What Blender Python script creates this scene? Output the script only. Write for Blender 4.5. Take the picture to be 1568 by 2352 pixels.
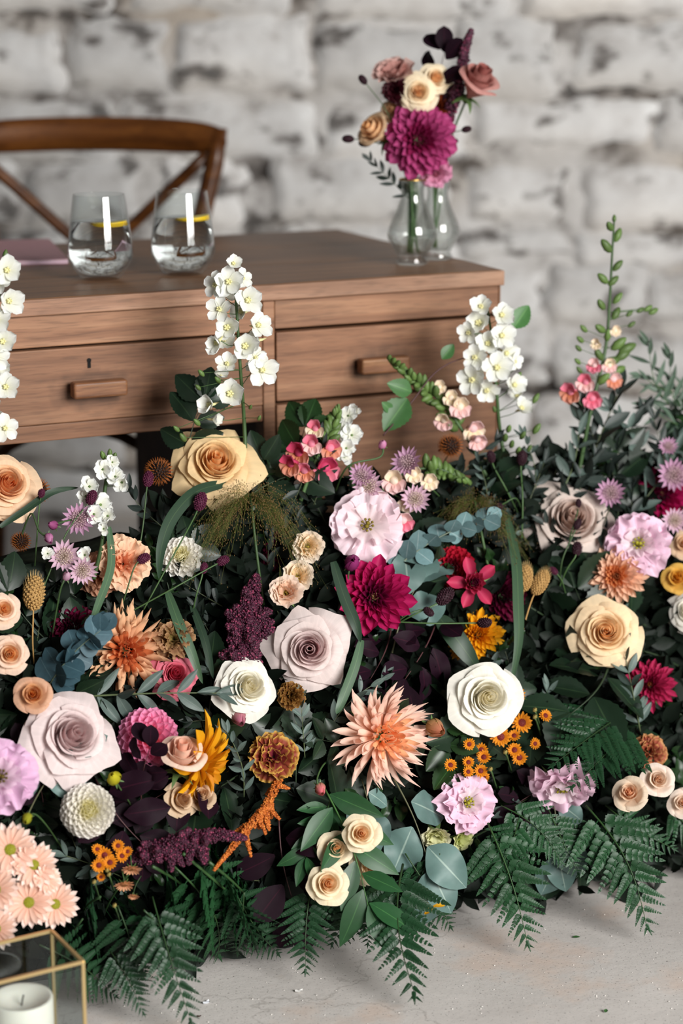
import bpy, math, random
from mathutils import Vector, Matrix, noise

# ------------------------------------------------------------------ clear
for o in list(bpy.data.objects):
    bpy.data.objects.remove(o, do_unlink=True)
SC = bpy.context.scene
COL = SC.collection
R = math.radians
PI = math.pi
RND = random.Random(7)

# ------------------------------------------------------------------ camera
F_PX, PITCH, CAM_H = 4770.0, R(14.2), 1.14
cam_data = bpy.data.cameras.new('camera')
cam = bpy.data.objects.new('camera', cam_data)
COL.objects.link(cam)
cam.location = (0, 0, CAM_H)
cam.rotation_euler = (R(90) - PITCH, 0, 0)
cam_data.sensor_fit = 'VERTICAL'
cam_data.sensor_height = 36.0
cam_data.sensor_width = 24.0
cam_data.lens = F_PX / 2352.0 * 36.0
cam_data.clip_start = 0.05
cam_data.dof.use_dof = True
cam_data.dof.focus_distance = 2.50
cam_data.dof.aperture_fstop = 2.6
SC.camera = cam

# ------------------------------------------------------------------ world, window light, exposure
SC.view_settings.view_transform = 'Standard'
SC.view_settings.look = 'None'
SC.view_settings.gamma = 1.0
SC.view_settings.use_curve_mapping = False
SC.view_settings.exposure = 0.0
world = bpy.data.worlds.new('world')
SC.world = world
world.use_nodes = True
world.node_tree.nodes['Background'].inputs[0].default_value = (0.90, 0.95, 1.0, 1)
world.node_tree.nodes['Background'].inputs[1].default_value = 0.07


def area(name, loc, target, sx, sy, power, col):
    l = bpy.data.lights.new(name, 'AREA')
    l.shape = 'RECTANGLE'
    l.size, l.size_y, l.energy, l.color = sx, sy, power, col
    o = bpy.data.objects.new(name, l)
    COL.objects.link(o)
    o.location = loc
    d = Vector(target) - Vector(loc)
    o.rotation_euler = d.to_track_quat('-Z', 'Y').to_euler()
    return o


area('window_daylight', (2.6, -1.1, 2.1), (0.1, 2.9, 0.5), 2.2, 1.7, 405, (1.0, 0.985, 0.96))

# ------------------------------------------------------------------ geometry of the view
DV = Vector((0, math.cos(PITCH), -math.sin(PITCH)))
UV_ = Vector((0, math.sin(PITCH), math.cos(PITCH)))
RV = Vector((1, 0, 0))
CAMP = Vector((0, 0, CAM_H))
YAW = R(24.48)
UD = Vector((math.cos(YAW), math.sin(YAW), 0))      # along the desk front
ND = Vector((-math.sin(YAW), math.cos(YAW), 0))     # away from the camera
DESK_V = 2.5206                                      # desk front plane


def ray(px, py):
    return DV + RV * ((px - 784) / F_PX) - UV_ * ((py - 1176) / F_PX)


def at_z(px, py, z):
    r = ray(px, py)
    return CAMP + r * ((z - CAM_H) / r.z)


def at_y(px, py, y):
    r = ray(px, py)
    return CAMP + r * (y / r.y)


def at_v(px, py, v):
    r = ray(px, py)
    return CAMP + r * (v / r.dot(ND))


G_PTS = [(-1, 2.10), (0.0, 2.10), (0.1, 2.10), (0.2, 2.13), (0.3, 2.18), (0.4, 2.25), (0.5, 2.33), (0.6, 2.385), (0.75, 2.40), (3, 2.40)]


def mound_v(z):
    for (a, va), (b, vb) in zip(G_PTS, G_PTS[1:]):
        if z <= b:
            return va + (vb - va) * (z - a) / (b - a)
    return G_PTS[-1][1]


def S(px, py, off=0.0):
    """point where the view through a pixel meets the flower bank, off metres in front of it"""
    r = ray(px, py)
    lo, hi = 1.2, 4.0
    for _ in range(40):
        m = (lo + hi) / 2
        p = CAMP + r * m
        if p.dot(ND) < mound_v(p.z) - off:
            lo = m
        else:
            hi = m
    p = CAMP + r * lo
    if p.z < 0.012:
        p = at_z(px, py, 0.012)
    return p


def mpp(p):
    """metres per photograph pixel at a point"""
    return (p - CAMP).dot(DV) / F_PX


# ------------------------------------------------------------------ materials
def lin(h):
    h = h.lstrip('#')
    out = []
    for i in (0, 2, 4):
        c = int(h[i:i + 2], 16) / 255
        out.append(c / 12.92 if c <= 0.04045 else ((c + 0.055) / 1.055) ** 2.4)
    return tuple(out) + (1.0,)


def mixc(a, b, t):
    return tuple(a[i] + (b[i] - a[i]) * t for i in range(3)) + (1.0,)


class NT:
    def __init__(self, name):
        self.m = bpy.data.materials.new(name)
        self.m.use_nodes = True
        self.t = self.m.node_tree
        self.t.nodes.clear()
        self.out = self.n('ShaderNodeOutputMaterial')

    def n(self, kind, **kw):
        x = self.t.nodes.new(kind)
        for k, v in kw.items():
            setattr(x, k, v)
        return x

    def l(self, a, ia, b, ib):
        self.t.links.new(a.outputs[ia], b.inputs[ib])

    def ramp(self, stops):
        r = self.n('ShaderNodeValToRGB')
        e = r.color_ramp.elements
        while len(e) > 1:
            e.remove(e[-1])
        e[0].position, e[0].color = stops[0][0], stops[0][1]
        for p, c in stops[1:]:
            x = e.new(p)
            x.color = c
        return r


MATS = {}


def petal_mat(base, tip, name='petal', trans=0.36, edge=None, rough=0.55):
    key = ('p', base, tip, trans, edge)
    if key in MATS:
        return MATS[key]
    k = NT(name)
    uv = k.n('ShaderNodeUVMap')
    sep = k.n('ShaderNodeSeparateXYZ')
    k.l(uv, 0, sep, 0)
    stops = [(0.0, lin(base)), (0.62, mixc(lin(base), lin(tip), 0.75)), (0.86, lin(tip))]
    stops.append((0.97, lin(edge) if edge else lin(tip)))
    rp = k.ramp(stops)
    k.l(sep, 'Y', rp, 0)
    # fine lengthwise veins
    mp = k.n('ShaderNodeMapping')
    mp.inputs['Scale'].default_value = (26, 1.6, 1)
    k.l(uv, 0, mp, 0)
    nz = k.n('ShaderNodeTexNoise')
    nz.inputs['Scale'].default_value = 1.0
    nz.inputs['Detail'].default_value = 3
    k.l(mp, 0, nz, 'Vector')
    oi = k.n('ShaderNodeObjectInfo')
    hsv = k.n('ShaderNodeHueSaturation')
    ma = k.n('ShaderNodeMapRange')
    ma.inputs[1].default_value, ma.inputs[2].default_value = 0.25, 0.75
    ma.inputs[3].default_value, ma.inputs[4].default_value = 0.92, 1.06
    k.l(nz, 0, ma, 0)
    mb = k.n('ShaderNodeMath', operation='MULTIPLY_ADD')
    mb.inputs[1].default_value, mb.inputs[2].default_value = 0.10, -0.05
    k.l(oi, 'Random', mb, 0)
    mc = k.n('ShaderNodeMath', operation='ADD')
    k.l(ma, 0, mc, 0)
    k.l(mb, 0, mc, 1)
    k.l(mc, 0, hsv, 'Value')
    k.l(rp, 0, hsv, 'Color')
    pb = k.n('ShaderNodeBsdfPrincipled')
    pb.inputs['Roughness'].default_value = rough
    pb.inputs['Specular IOR Level'].default_value = 0.25
    k.l(hsv, 0, pb, 'Base Color')
    bp = k.n('ShaderNodeBump')
    bp.inputs['Strength'].default_value = 0.05
    bp.inputs['Distance'].default_value = 0.002
    k.l(nz, 0, bp, 'Height')
    k.l(bp, 0, pb, 'Normal')
    tr = k.n('ShaderNodeBsdfTranslucent')
    k.l(hsv, 0, tr, 0)
    mx = k.n('ShaderNodeMixShader')
    mx.inputs[0].default_value = trans
    k.l(pb, 0, mx, 1)
    k.l(tr, 0, mx, 2)
    k.l(mx, 0, k.out, 0)
    MATS[key] = k.m
    return k.m


def leaf_mat(col, vein=None, name='leaf', rough=0.42, trans=0.12, spec=0.4, var=0.25):
    key = ('l', col, vein, rough, trans)
    if key in MATS:
        return MATS[key]
    k = NT(name)
    uv = k.n('ShaderNodeUVMap')
    sep = k.n('ShaderNodeSeparateXYZ')
    k.l(uv, 0, sep, 0)
    sub = k.n('ShaderNodeMath', operation='SUBTRACT')
    sub.inputs[1].default_value = 0.5
    k.l(sep, 'X', sub, 0)
    ab = k.n('ShaderNodeMath', operation='ABSOLUTE')
    k.l(sub, 0, ab, 0)
    rp = k.ramp([(0.0, lin(vein or col)), (0.012, lin(vein or col)), (0.03, lin(col)), (1.0, lin(col))])
    k.l(ab, 0, rp, 0)
    oi = k.n('ShaderNodeObjectInfo')
    tc = k.n('ShaderNodeTexCoord')
    nz = k.n('ShaderNodeTexNoise')
    nz.inputs['Scale'].default_value = 5
    k.l(tc, 'Object', nz, 'Vector')
    mb = k.n('ShaderNodeMath', operation='MULTIPLY_ADD')
    mb.inputs[1].default_value, mb.inputs[2].default_value = var * 2, 1 - var
    k.l(oi, 'Random', mb, 0)
    mc = k.n('ShaderNodeMath', operation='MULTIPLY_ADD')
    mc.inputs[1].default_value = 0.4
    k.l(nz, 0, mc, 0)
    md = k.n('ShaderNodeMath', operation='SUBTRACT')
    md.inputs[1].default_value = 0.2
    k.l(mb, 0, md, 0)
    k.l(md, 0, mc, 2)
    hsv = k.n('ShaderNodeHueSaturation')
    k.l(mc, 0, hsv, 'Value')
    k.l(rp, 0, hsv, 'Color')
    pb = k.n('ShaderNodeBsdfPrincipled')
    pb.inputs['Roughness'].default_value = rough
    pb.inputs['Specular IOR Level'].default_value = spec
    k.l(hsv, 0, pb, 'Base Color')
    tr = k.n('ShaderNodeBsdfTranslucent')
    k.l(hsv, 0, tr, 0)
    mx = k.n('ShaderNodeMixShader')
    mx.inputs[0].default_value = trans
    k.l(pb, 0, mx, 1)
    k.l(tr, 0, mx, 2)
    k.l(mx, 0, k.out, 0)
    MATS[key] = k.m
    return k.m


def plain(col, rough=0.5, metal=0.0, name='plain', noise_amt=0.0, scale=40, spec=0.4, bump=0.0):
    key = ('s', col, rough, metal, noise_amt, scale, bump)
    if key in MATS:
        return MATS[key]
    k = NT(name)
    pb = k.n('ShaderNodeBsdfPrincipled')
    pb.inputs['Roughness'].default_value = rough
    pb.inputs['Metallic'].default_value = metal
    pb.inputs['Specular IOR Level'].default_value = spec
    c = lin(col)
    tc = k.n('ShaderNodeTexCoord')
    nz = k.n('ShaderNodeTexNoise')
    nz.inputs['Scale'].default_value = scale
    nz.inputs['Detail'].default_value = 4
    k.l(tc, 'Object', nz, 'Vector')
    rp = k.ramp([(0.3, mixc(c, (0, 0, 0, 1), noise_amt)), (0.7, tuple(min(1.0, x * (1 + noise_amt * 0.6)) for x in c[:3]) + (1.0,))])
    k.l(nz, 0, rp, 0)
    k.l(rp, 0, pb, 'Base Color')
    if bump:
        bp = k.n('ShaderNodeBump')
        bp.inputs['Strength'].default_value = bump
        bp.inputs['Distance'].default_value = 0.003
        k.l(nz, 0, bp, 'Height')
        k.l(bp, 0, pb, 'Normal')
    k.l(pb, 0, k.out, 0)
    MATS[key] = k.m
    return k.m


def glass_mat(name, rough=0.0, ior=1.45, tint='ffffff'):
    k = NT(name)
    pb = k.n('ShaderNodeBsdfPrincipled')
    pb.inputs['Base Color'].default_value = lin(tint)
    pb.inputs['Roughness'].default_value = rough
    pb.inputs['IOR'].default_value = ior
    pb.inputs['Transmission Weight'].default_value = 1.0
    # clear glass lets daylight through to what stands behind it
    k.l(pb, 0, k.out, 0)
    return k.m


def thin_glass(name, tint='ffffff', refr=0.0, bump=0.0, bscale=150):
    k = NT(name)
    lw_ = k.n('ShaderNodeLayerWeight')
    lw_.inputs[0].default_value = 0.5
    pw_ = k.n('ShaderNodeMath', operation='POWER')
    pw_.inputs[1].default_value = 3.0
    k.l(lw_, 'Facing', pw_, 0)
    fr = k.n('ShaderNodeMath', operation='MULTIPLY_ADD')
    fr.inputs[1].default_value, fr.inputs[2].default_value = 0.65, 0.04
    k.l(pw_, 0, fr, 0)
    tr = k.n('ShaderNodeBsdfTransparent')
    tr.inputs[0].default_value = lin(tint)
    gl = k.n('ShaderNodeBsdfGlossy')
    gl.inputs['Roughness'].default_value = 0.02
    mx = k.n('ShaderNodeMixShader')
    k.l(fr, 0, mx, 0)
    src = tr
    if refr:
        rg = k.n('ShaderNodeBsdfGlass')
        rg.inputs['IOR'].default_value = 1.45
        m2 = k.n('ShaderNodeMixShader')
        m2.inputs[0].default_value = refr
        k.l(tr, 0, m2, 1)
        k.l(rg, 0, m2, 2)
        src = m2
        if bump:
            tc = k.n('ShaderNodeTexCoord')
            vo = k.n('ShaderNodeTexVoronoi')
            vo.inputs['Scale'].default_value = bscale
            k.l(tc, 'Object', vo, 'Vector')
            bp = k.n('ShaderNodeBump')
            bp.inputs['Strength'].default_value = bump
            bp.inputs['Distance'].default_value = 0.003
            k.l(vo, 0, bp, 'Height')
            k.l(bp, 0, rg, 'Normal')
            k.l(bp, 0, gl, 'Normal')
    k.l(src, 0, mx, 1)
    k.l(gl, 0, mx, 2)
    k.l(mx, 0, k.out, 0)
    return k.m


def wood_mat(name, dark, mid, light, scale=1.0, rough=0.5, axis=0, stain=None):
    k = NT(name)
    tc = k.n('ShaderNodeTexCoord')
    oi = k.n('ShaderNodeObjectInfo')
    vadd = k.n('ShaderNodeVectorMath', operation='ADD')
    cmb = k.n('ShaderNodeCombineXYZ')
    mm = k.n('ShaderNodeMath', operation='MULTIPLY')
    mm.inputs[1].default_value = 7.0
    k.l(oi, 'Random', mm, 0)
    for i in range(3):
        k.l(mm, 0, cmb, i)
    k.l(tc, 'Object', vadd, 0)
    k.l(cmb, 0, vadd, 1)
    mp = k.n('ShaderNodeMapping')
    sc = [46 * scale] * 3
    sc[axis] = 2.2 * scale
    mp.inputs['Scale'].default_value = sc
    k.l(vadd, 0, mp, 0)
    nz = k.n('ShaderNodeTexNoise')
    nz.inputs['Scale'].default_value = 1.0
    nz.inputs['Detail'].default_value = 6
    nz.inputs['Roughness'].default_value = 0.62
    nz.inputs['Distortion'].default_value = 0.6
    k.l(mp, 0, nz, 'Vector')
    n2 = k.n('ShaderNodeTexNoise')
    n2.inputs['Scale'].default_value = 5.5 * scale
    n2.inputs['Detail'].default_value = 3
    k.l(vadd, 0, n2, 'Vector')
    # pores
    mp3 = k.n('ShaderNodeMapping')
    sc = [420 * scale] * 3
    sc[axis] = 26 * scale
    mp3.inputs['Scale'].default_value = sc
    k.l(vadd, 0, mp3, 0)
    n3 = k.n('ShaderNodeTexNoise')
    n3.inputs['Scale'].default_value = 1.0
    k.l(mp3, 0, n3, 'Vector')
    rp = k.ramp([(0.28, lin(dark)), (0.5, lin(mid)), (0.74, lin(light))])
    k.l(nz, 0, rp, 0)
    mr = k.n('ShaderNodeMapRange')
    mr.inputs[1].default_value, mr.inputs[2].default_value = 0.3, 0.7
    mr.inputs[3].default_value, mr.inputs[4].default_value = 0.72, 1.15
    k.l(n2, 0, mr, 0)
    m3 = k.n('ShaderNodeMapRange')
    m3.inputs[1].default_value, m3.inputs[2].default_value = 0.35, 0.5
    m3.inputs[3].default_value, m3.inputs[4].default_value = 0.75, 1.0
    k.l(n3, 0, m3, 0)
    mu = k.n('ShaderNodeMath', operation='MULTIPLY')
    k.l(mr, 0, mu, 0)
    k.l(m3, 0, mu, 1)
    if stain:
        # greasy dark wear where hands have reached behind the handle
        ms = k.n('ShaderNodeMapping')
        ms.vector_type = 'TEXTURE'
        ms.inputs['Location'].default_value = (stain[0], 0, stain[1])
        ms.inputs['Scale'].default_value = (0.062, 1, 0.030)
        k.l(tc, 'Object', ms, 0)
        ns = k.n('ShaderNodeTexNoise')
        ns.inputs['Scale'].default_value = 55
        k.l(tc, 'Object', ns, 'Vector')
        ln = k.n('ShaderNodeVectorMath', operation='LENGTH')
        k.l(ms, 0, ln, 0)
        ad = k.n('ShaderNodeMath', operation='MULTIPLY_ADD')
        ad.inputs[1].default_value = 0.9
        k.l(ns, 0, ad, 0)
        k.l(ln, 1, ad, 2)
        mrs = k.n('ShaderNodeMapRange')
        mrs.inputs[1].default_value, mrs.inputs[2].default_value = 0.7, 1.5
        mrs.inputs[3].default_value, mrs.inputs[4].default_value = 0.38, 1.0
        k.l(ad, 0, mrs, 0)
        mu2 = k.n('ShaderNodeMath', operation='MULTIPLY')
        k.l(mu, 0, mu2, 0)
        k.l(mrs, 0, mu2, 1)
        mu = mu2
    hsv = k.n('ShaderNodeHueSaturation')
    k.l(mu, 0, hsv, 'Value')
    k.l(rp, 0, hsv, 'Color')
    pb = k.n('ShaderNodeBsdfPrincipled')
    pb.inputs['Roughness'].default_value = rough
    pb.inputs['Specular IOR Level'].default_value = 0.35
    k.l(hsv, 0, pb, 'Base Color')
    bp = k.n('ShaderNodeBump')
    bp.inputs['Strength'].default_value = 0.25
    bp.inputs['Distance'].default_value = 0.0015
    k.l(nz, 0, bp, 'Height')
    k.l(bp, 0, pb, 'Normal')
    k.l(pb, 0, k.out, 0)
    return k.m


def stone_mat(dark=False):
    k = NT('dark_mortar' if dark else 'whitewashed_stone')
    tc = k.n('ShaderNodeTexCoord')
    oi = k.n('ShaderNodeObjectInfo')
    n1 = k.n('ShaderNodeTexNoise')
    n1.inputs['Scale'].default_value = 4.5
    n1.inputs['Detail'].default_value = 6
    n1.inputs['Roughness'].default_value = 0.65
    k.l(tc, 'Object', n1, 'Vector')
    rp = k.ramp([(0.26, lin('6a625c')), (0.37, lin('9d9894')), (0.46, lin('c6c4c2')), (0.66, lin('dededd')), (0.8, lin('d3cdc4'))])
    if dark:
        rp = k.ramp([(0.33, lin('2a2422')), (0.41, lin('77726e')), (0.50, lin('b9b6b3')), (0.7, lin('d2d0ce'))])
    k.l(n1, 0, rp, 0)
    n2 = k.n('ShaderNodeTexNoise')
    n2.inputs['Scale'].default_value = 10
    n2.inputs['Detail'].default_value = 5
    n2.inputs['Roughness'].default_value = 0.6
    mpw = k.n('ShaderNodeMapping')
    mpw.inputs['Scale'].default_value = (0.75, 1.0, 1.25)
    k.l(oi, 'Location', mpw, 'Location')
    k.l(tc, 'Object', mpw, 0)
    k.l(mpw, 0, n2, 'Vector')
    r2 = k.ramp([(0.31, lin('171313')), (0.385, lin('746d68')), (0.45, lin('ffffff'))])
    k.l(n2, 0, r2, 0)
    mul = k.n('ShaderNodeMix', data_type='RGBA', blend_type='MULTIPLY')
    mul.inputs[0].default_value = 0.85
    k.l(rp, 0, mul, 6)
    k.l(r2, 0, mul, 7)
    # some stones less whitewashed and warmer
    n4 = k.n('ShaderNodeTexNoise')
    n4.inputs['Scale'].default_value = 1.6
    k.l(tc, 'Object', n4, 'Vector')
    r4 = k.ramp([(0.5, (0, 0, 0, 1)), (0.68, (0.7, 0.7, 0.7, 1))])
    k.l(n4, 0, r4, 0)
    warm = k.n('ShaderNodeMix', data_type='RGBA', blend_type='MULTIPLY')
    k.l(r4, 0, warm, 0)
    k.l(mul, 2, warm, 6)
    warm.inputs[7].default_value = lin('d6c6b2')
    hs = k.n('ShaderNodeHueSaturation')
    mr = k.n('ShaderNodeMapRange')
    mr.inputs[3].default_value, mr.inputs[4].default_value = 0.82, 1.1
    k.l(oi, 'Random', mr, 0)
    k.l(mr, 0, hs, 'Value')
    k.l(warm, 2, hs, 'Color')
    pb = k.n('ShaderNodeBsdfPrincipled')
    pb.inputs['Roughness'].default_value = 0.85
    pb.inputs['Specular IOR Level'].default_value = 0.2
    k.l(hs, 0, pb, 'Base Color')
    bp = k.n('ShaderNodeBump')
    bp.inputs['Strength'].default_value = 0.6
    bp.inputs['Distance'].default_value = 0.02
    k.l(n2, 0, bp, 'Height')
    k.l(bp, 0, pb, 'Normal')
    k.l(pb, 0, k.out, 0)
    return k.m


def concrete_mat():
    k = NT('worn_concrete')
    tc = k.n('ShaderNodeTexCoord')

    def nz(s, d=5, r=0.6):
        n = k.n('ShaderNodeTexNoise')
        n.inputs['Scale'].default_value = s
        n.inputs['Detail'].default_value = d
        n.inputs['Roughness'].default_value = r
        k.l(tc, 'Object', n, 'Vector')
        return n
    n1 = nz(3.2)
    rp = k.ramp([(0.3, lin('aea8a3')), (0.45, lin('c3beb9')), (0.6, lin('cfcac5')), (0.75, lin('c6c1bc'))])
    k.l(n1, 0, rp, 0)
    n2 = nz(5.0)                       # pinkish worn paint
    r2 = k.ramp([(0.52, (0, 0, 0, 1)), (0.62, (0.75, 0.75, 0.75, 1))])
    k.l(n2, 0, r2, 0)
    m1 = k.n('ShaderNodeMix', data_type='RGBA')
    k.l(r2, 0, m1, 0)
    k.l(rp, 0, m1, 6)
    m1.inputs[7].default_value = lin('cdbbae')
    n3 = nz(330, 2, 0.5)                 # dark specks
    r3 = k.ramp([(0.30, (0.12, 0.11, 0.10, 1)), (0.37, (1, 1, 1, 1))])
    k.l(n3, 0, r3, 0)
    m2 = k.n('ShaderNodeMix', data_type='RGBA', blend_type='MULTIPLY')
    m2.inputs[0].default_value = 0.6
    k.l(m1, 2, m2, 6)
    k.l(r3, 0, m2, 7)
    vo = k.n('ShaderNodeTexVoronoi', feature='DISTANCE_TO_EDGE')   # hairline cracks
    vo.inputs['Scale'].default_value = 1.3
    nd = nz(6)
    va = k.n('ShaderNodeVectorMath', operation='ADD')
    k.l(tc, 'Object', va, 0)
    vs = k.n('ShaderNodeVectorMath', operation='SCALE')
    vs.inputs['Scale'].default_value = 0.25
    k.l(nd, 1, vs, 0)
    k.l(vs, 0, va, 1)
    k.l(va, 0, vo, 'Vector')
    r5 = k.ramp([(0.0, (0.45, 0.43, 0.41, 1)), (0.0022, (1, 1, 1, 1))])
    k.l(vo, 0, r5, 0)
    m3 = k.n('ShaderNodeMix', data_type='RGBA', blend_type='MULTIPLY')
    m3.inputs[0].default_value = 0.4
    k.l(m2, 2, m3, 6)
    k.l(r5, 0, m3, 7)
    pb = k.n('ShaderNodeBsdfPrincipled')
    pb.inputs['Roughness'].default_value = 0.7
    pb.inputs['Specular IOR Level'].default_value = 0.25
    k.l(m3, 2, pb, 'Base Color')
    bp = k.n('ShaderNodeBump')
    bp.inputs['Strength'].default_value = 0.35
    bp.inputs['Distance'].default_value = 0.002
    n6 = nz(60)
    k.l(n6, 0, bp, 'Height')
    k.l(bp, 0, pb, 'Normal')
    k.l(pb, 0, k.out, 0)
    return k.m


STEM = leaf_mat('3d5730', None, 'green_stem', 0.5, 0.0)
STEM_DK = leaf_mat('2e3d28', None, 'dark_stem', 0.5, 0.0)
STEM_RED = leaf_mat('4a2a2c', None, 'red_stem', 0.5, 0.0)
CALYX = leaf_mat('55703c', None, 'calyx', 0.5, 0.1)


# ------------------------------------------------------------------ mesh helpers
def mesh_from(name, verts, faces, uvs=None, smooth=True):
    me = bpy.data.meshes.new(name)
    me.from_pydata([tuple(v) for v in verts], [], faces)
    if uvs:
        ul = me.uv_layers.new(name='UVMap')
        for poly in me.polygons:
            for li, vi in zip(poly.loop_indices, poly.vertices):
                ul.data[li].uv = uvs[vi]
    if smooth:
        me.polygons.foreach_set('use_smooth', [True] * len(me.polygons))
    me.update()
    return me


class MB:
    """collects vertices, faces and uvs of one mesh"""

    def __init__(self):
        self.v, self.f, self.uv = [], [], []

    def sheet(self, fn, nu, nv, M=None):
        b = len(self.v)
        for j in range(nv + 1):
            for i in range(nu + 1):
                s, t = -1 + 2 * i / nu, j / nv
                p = Vector(fn(s, t))
                self.v.append(M @ p if M else p)
                self.uv.append(((s + 1) / 2, t))
        for j in range(nv):
            for i in range(nu):
                a = b + j * (nu + 1) + i
                self.f.append((a, a + 1, a + nu + 2, a + nu + 1))
        return self

    def tube(self, pts, rads, sides=6, cap=True):
        pts = [Vector(p) for p in pts]
        if not hasattr(rads, '__len__'):
            rads = [rads] * len(pts)
        b = len(self.v)
        up = None
        n = len(pts)
        for i, p in enumerate(pts):
            d = (pts[min(i + 1, n - 1)] - pts[max(i - 1, 0)])
            if d.length < 1e-9:
                d = Vector((0, 0, 1))
            d.normalize()
            if up is None:
                up = d.orthogonal().normalized()
            else:
                up = up - d * up.dot(d)
                up = up.normalized() if up.length > 1e-6 else d.orthogonal().normalized()
            sd = d.cross(up)
            for k in range(sides):
                a = 2 * PI * k / sides
                self.v.append(p + (up * math.cos(a) + sd * math.sin(a)) * rads[i])
                self.uv.append((0.25, i / max(1, n - 1)))
        for i in range(n - 1):
            for k in range(sides):
                k2 = (k + 1) % sides
                self.f.append((b + i * sides + k, b + i * sides + k2, b + (i + 1) * sides + k2, b + (i + 1) * sides + k))
        if cap:
            self.f.append(tuple(b + k for k in reversed(range(sides))))
            self.f.append(tuple(b + (n - 1) * sides + k for k in range(sides)))
        return self

    def lathe(self, prof, seg=24, M=None):
        b = len(self.v)
        for i, (r, z) in enumerate(prof):
            for k in range(seg):
                a = 2 * PI * k / seg
                p = Vector((r * math.cos(a), r * math.sin(a), z))
                self.v.append(M @ p if M else p)
                self.uv.append((k / seg, i / max(1, len(prof) - 1)))
        for i in range(len(prof) - 1):
            for k in range(seg):
                k2 = (k + 1) % seg
                self.f.append((b + i * seg + k, b + i * seg + k2, b + (i + 1) * seg + k2, b + (i + 1) * seg + k))
        return self

    def octa(self, c, r, stretch=(1, 1, 1)):
        b = len(self.v)
        c = Vector(c)
        for d in ((1, 0, 0), (0, 1, 0), (-1, 0, 0), (0, -1, 0), (0, 0, 1), (0, 0, -1)):
            self.v.append(c + Vector([d[i] * r * stretch[i] for i in range(3)]))
            self.uv.append((0.2, 0.5 + 0.5 * d[2]))
        for i in range(4):
            j = (i + 1) % 4
            self.f.append((b + i, b + j, b + 4))
            self.f.append((b + j, b + i, b + 5))
        return self

    def box(self, x0, x1, y0, y1, z0, z1, M=None):
        b = len(self.v)
        for p in ((x0, y0, z0), (x1, y0, z0), (x1, y1, z0), (x0, y1, z0), (x0, y0, z1), (x1, y0, z1), (x1, y1, z1), (x0, y1, z1)):
            p = Vector(p)
            self.v.append(M @ p if M else p)
            self.uv.append((0, 0))
        for f in ((3, 2, 1, 0), (4, 5, 6, 7), (0, 1, 5, 4), (1, 2, 6, 5), (2, 3, 7, 6), (3, 0, 4, 7)):
            self.f.append(tuple(b + i for i in f))
        return self

    def mesh(self, name, smooth=True):
        return mesh_from(name, self.v, self.f, self.uv, smooth)


def link(name, me, mat=None, parent=None, M=None):
    o = bpy.data.objects.new(name, me)
    COL.objects.link(o)
    if me is not None and mat is not None:
        if len(me.materials) == 0:
            me.materials.append(mat)
        elif me.materials[0] is not mat:
            o.material_slots[0].link = 'OBJECT'
            o.material_slots[0].material = mat
    if parent:
        o.parent = parent
    if M is not None:
        o.matrix_local = M
    return o


LABELS = {}


def tag(o, label, cat, group=None, kind=None):
    if label:
        o['label'] = label
    if cat:
        o['category'] = cat
    if group:
        o['group'] = group
    if kind:
        o['kind'] = kind
    return o


def bevel(o, w, seg=2):
    m = o.modifiers.new('bevel', 'BEVEL')
    m.width, m.segments = w, seg
    m.limit_method = 'ANGLE'
    return o


def frame(zdir, ydir=None, roll=0.0):
    z = Vector(zdir).normalized()
    y = Vector(ydir) if ydir is not None else Vector((0, 0, 1))
    y = y - z * y.dot(z)
    if y.length < 1e-5:
        y = z.orthogonal()
    y.normalize()
    x = y.cross(z)
    M = Matrix((x, y, z)).transposed().to_4x4()
    return M @ Matrix.Rotation(roll, 4, 'Z')


# ================================================================== SETTING
STONE = stone_mat()
CONCRETE = concrete_mat()
WALL_Y = 4.4

# floor
m = MB()
m.sheet(lambda s, t: (s * 3.0, -1.0 + t * 5.6, 0), 2, 2)
floor = link('floor', m.mesh('floor'), CONCRETE)
tag(floor, 'pale worn concrete floor with pinkish patches', None, None, 'structure')


# back wall: recessed mortar and individual stones
def wall_backing(s, t):
    x, z = s * 2.6, t * 2.3
    d = noise.noise((x * 6, z * 6, 3.3)) * 0.006 + noise.noise((x * 1.7, z * 1.7, 9)) * 0.005
    return (x, WALL_Y + 0.012 + d, z)


m = MB().sheet(wall_backing, 120, 60)
wall = link('wall_back', m.mesh('wall_back'), stone_mat(True))
tag(wall, 'rough whitewashed stone wall', None, None, 'structure')


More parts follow.
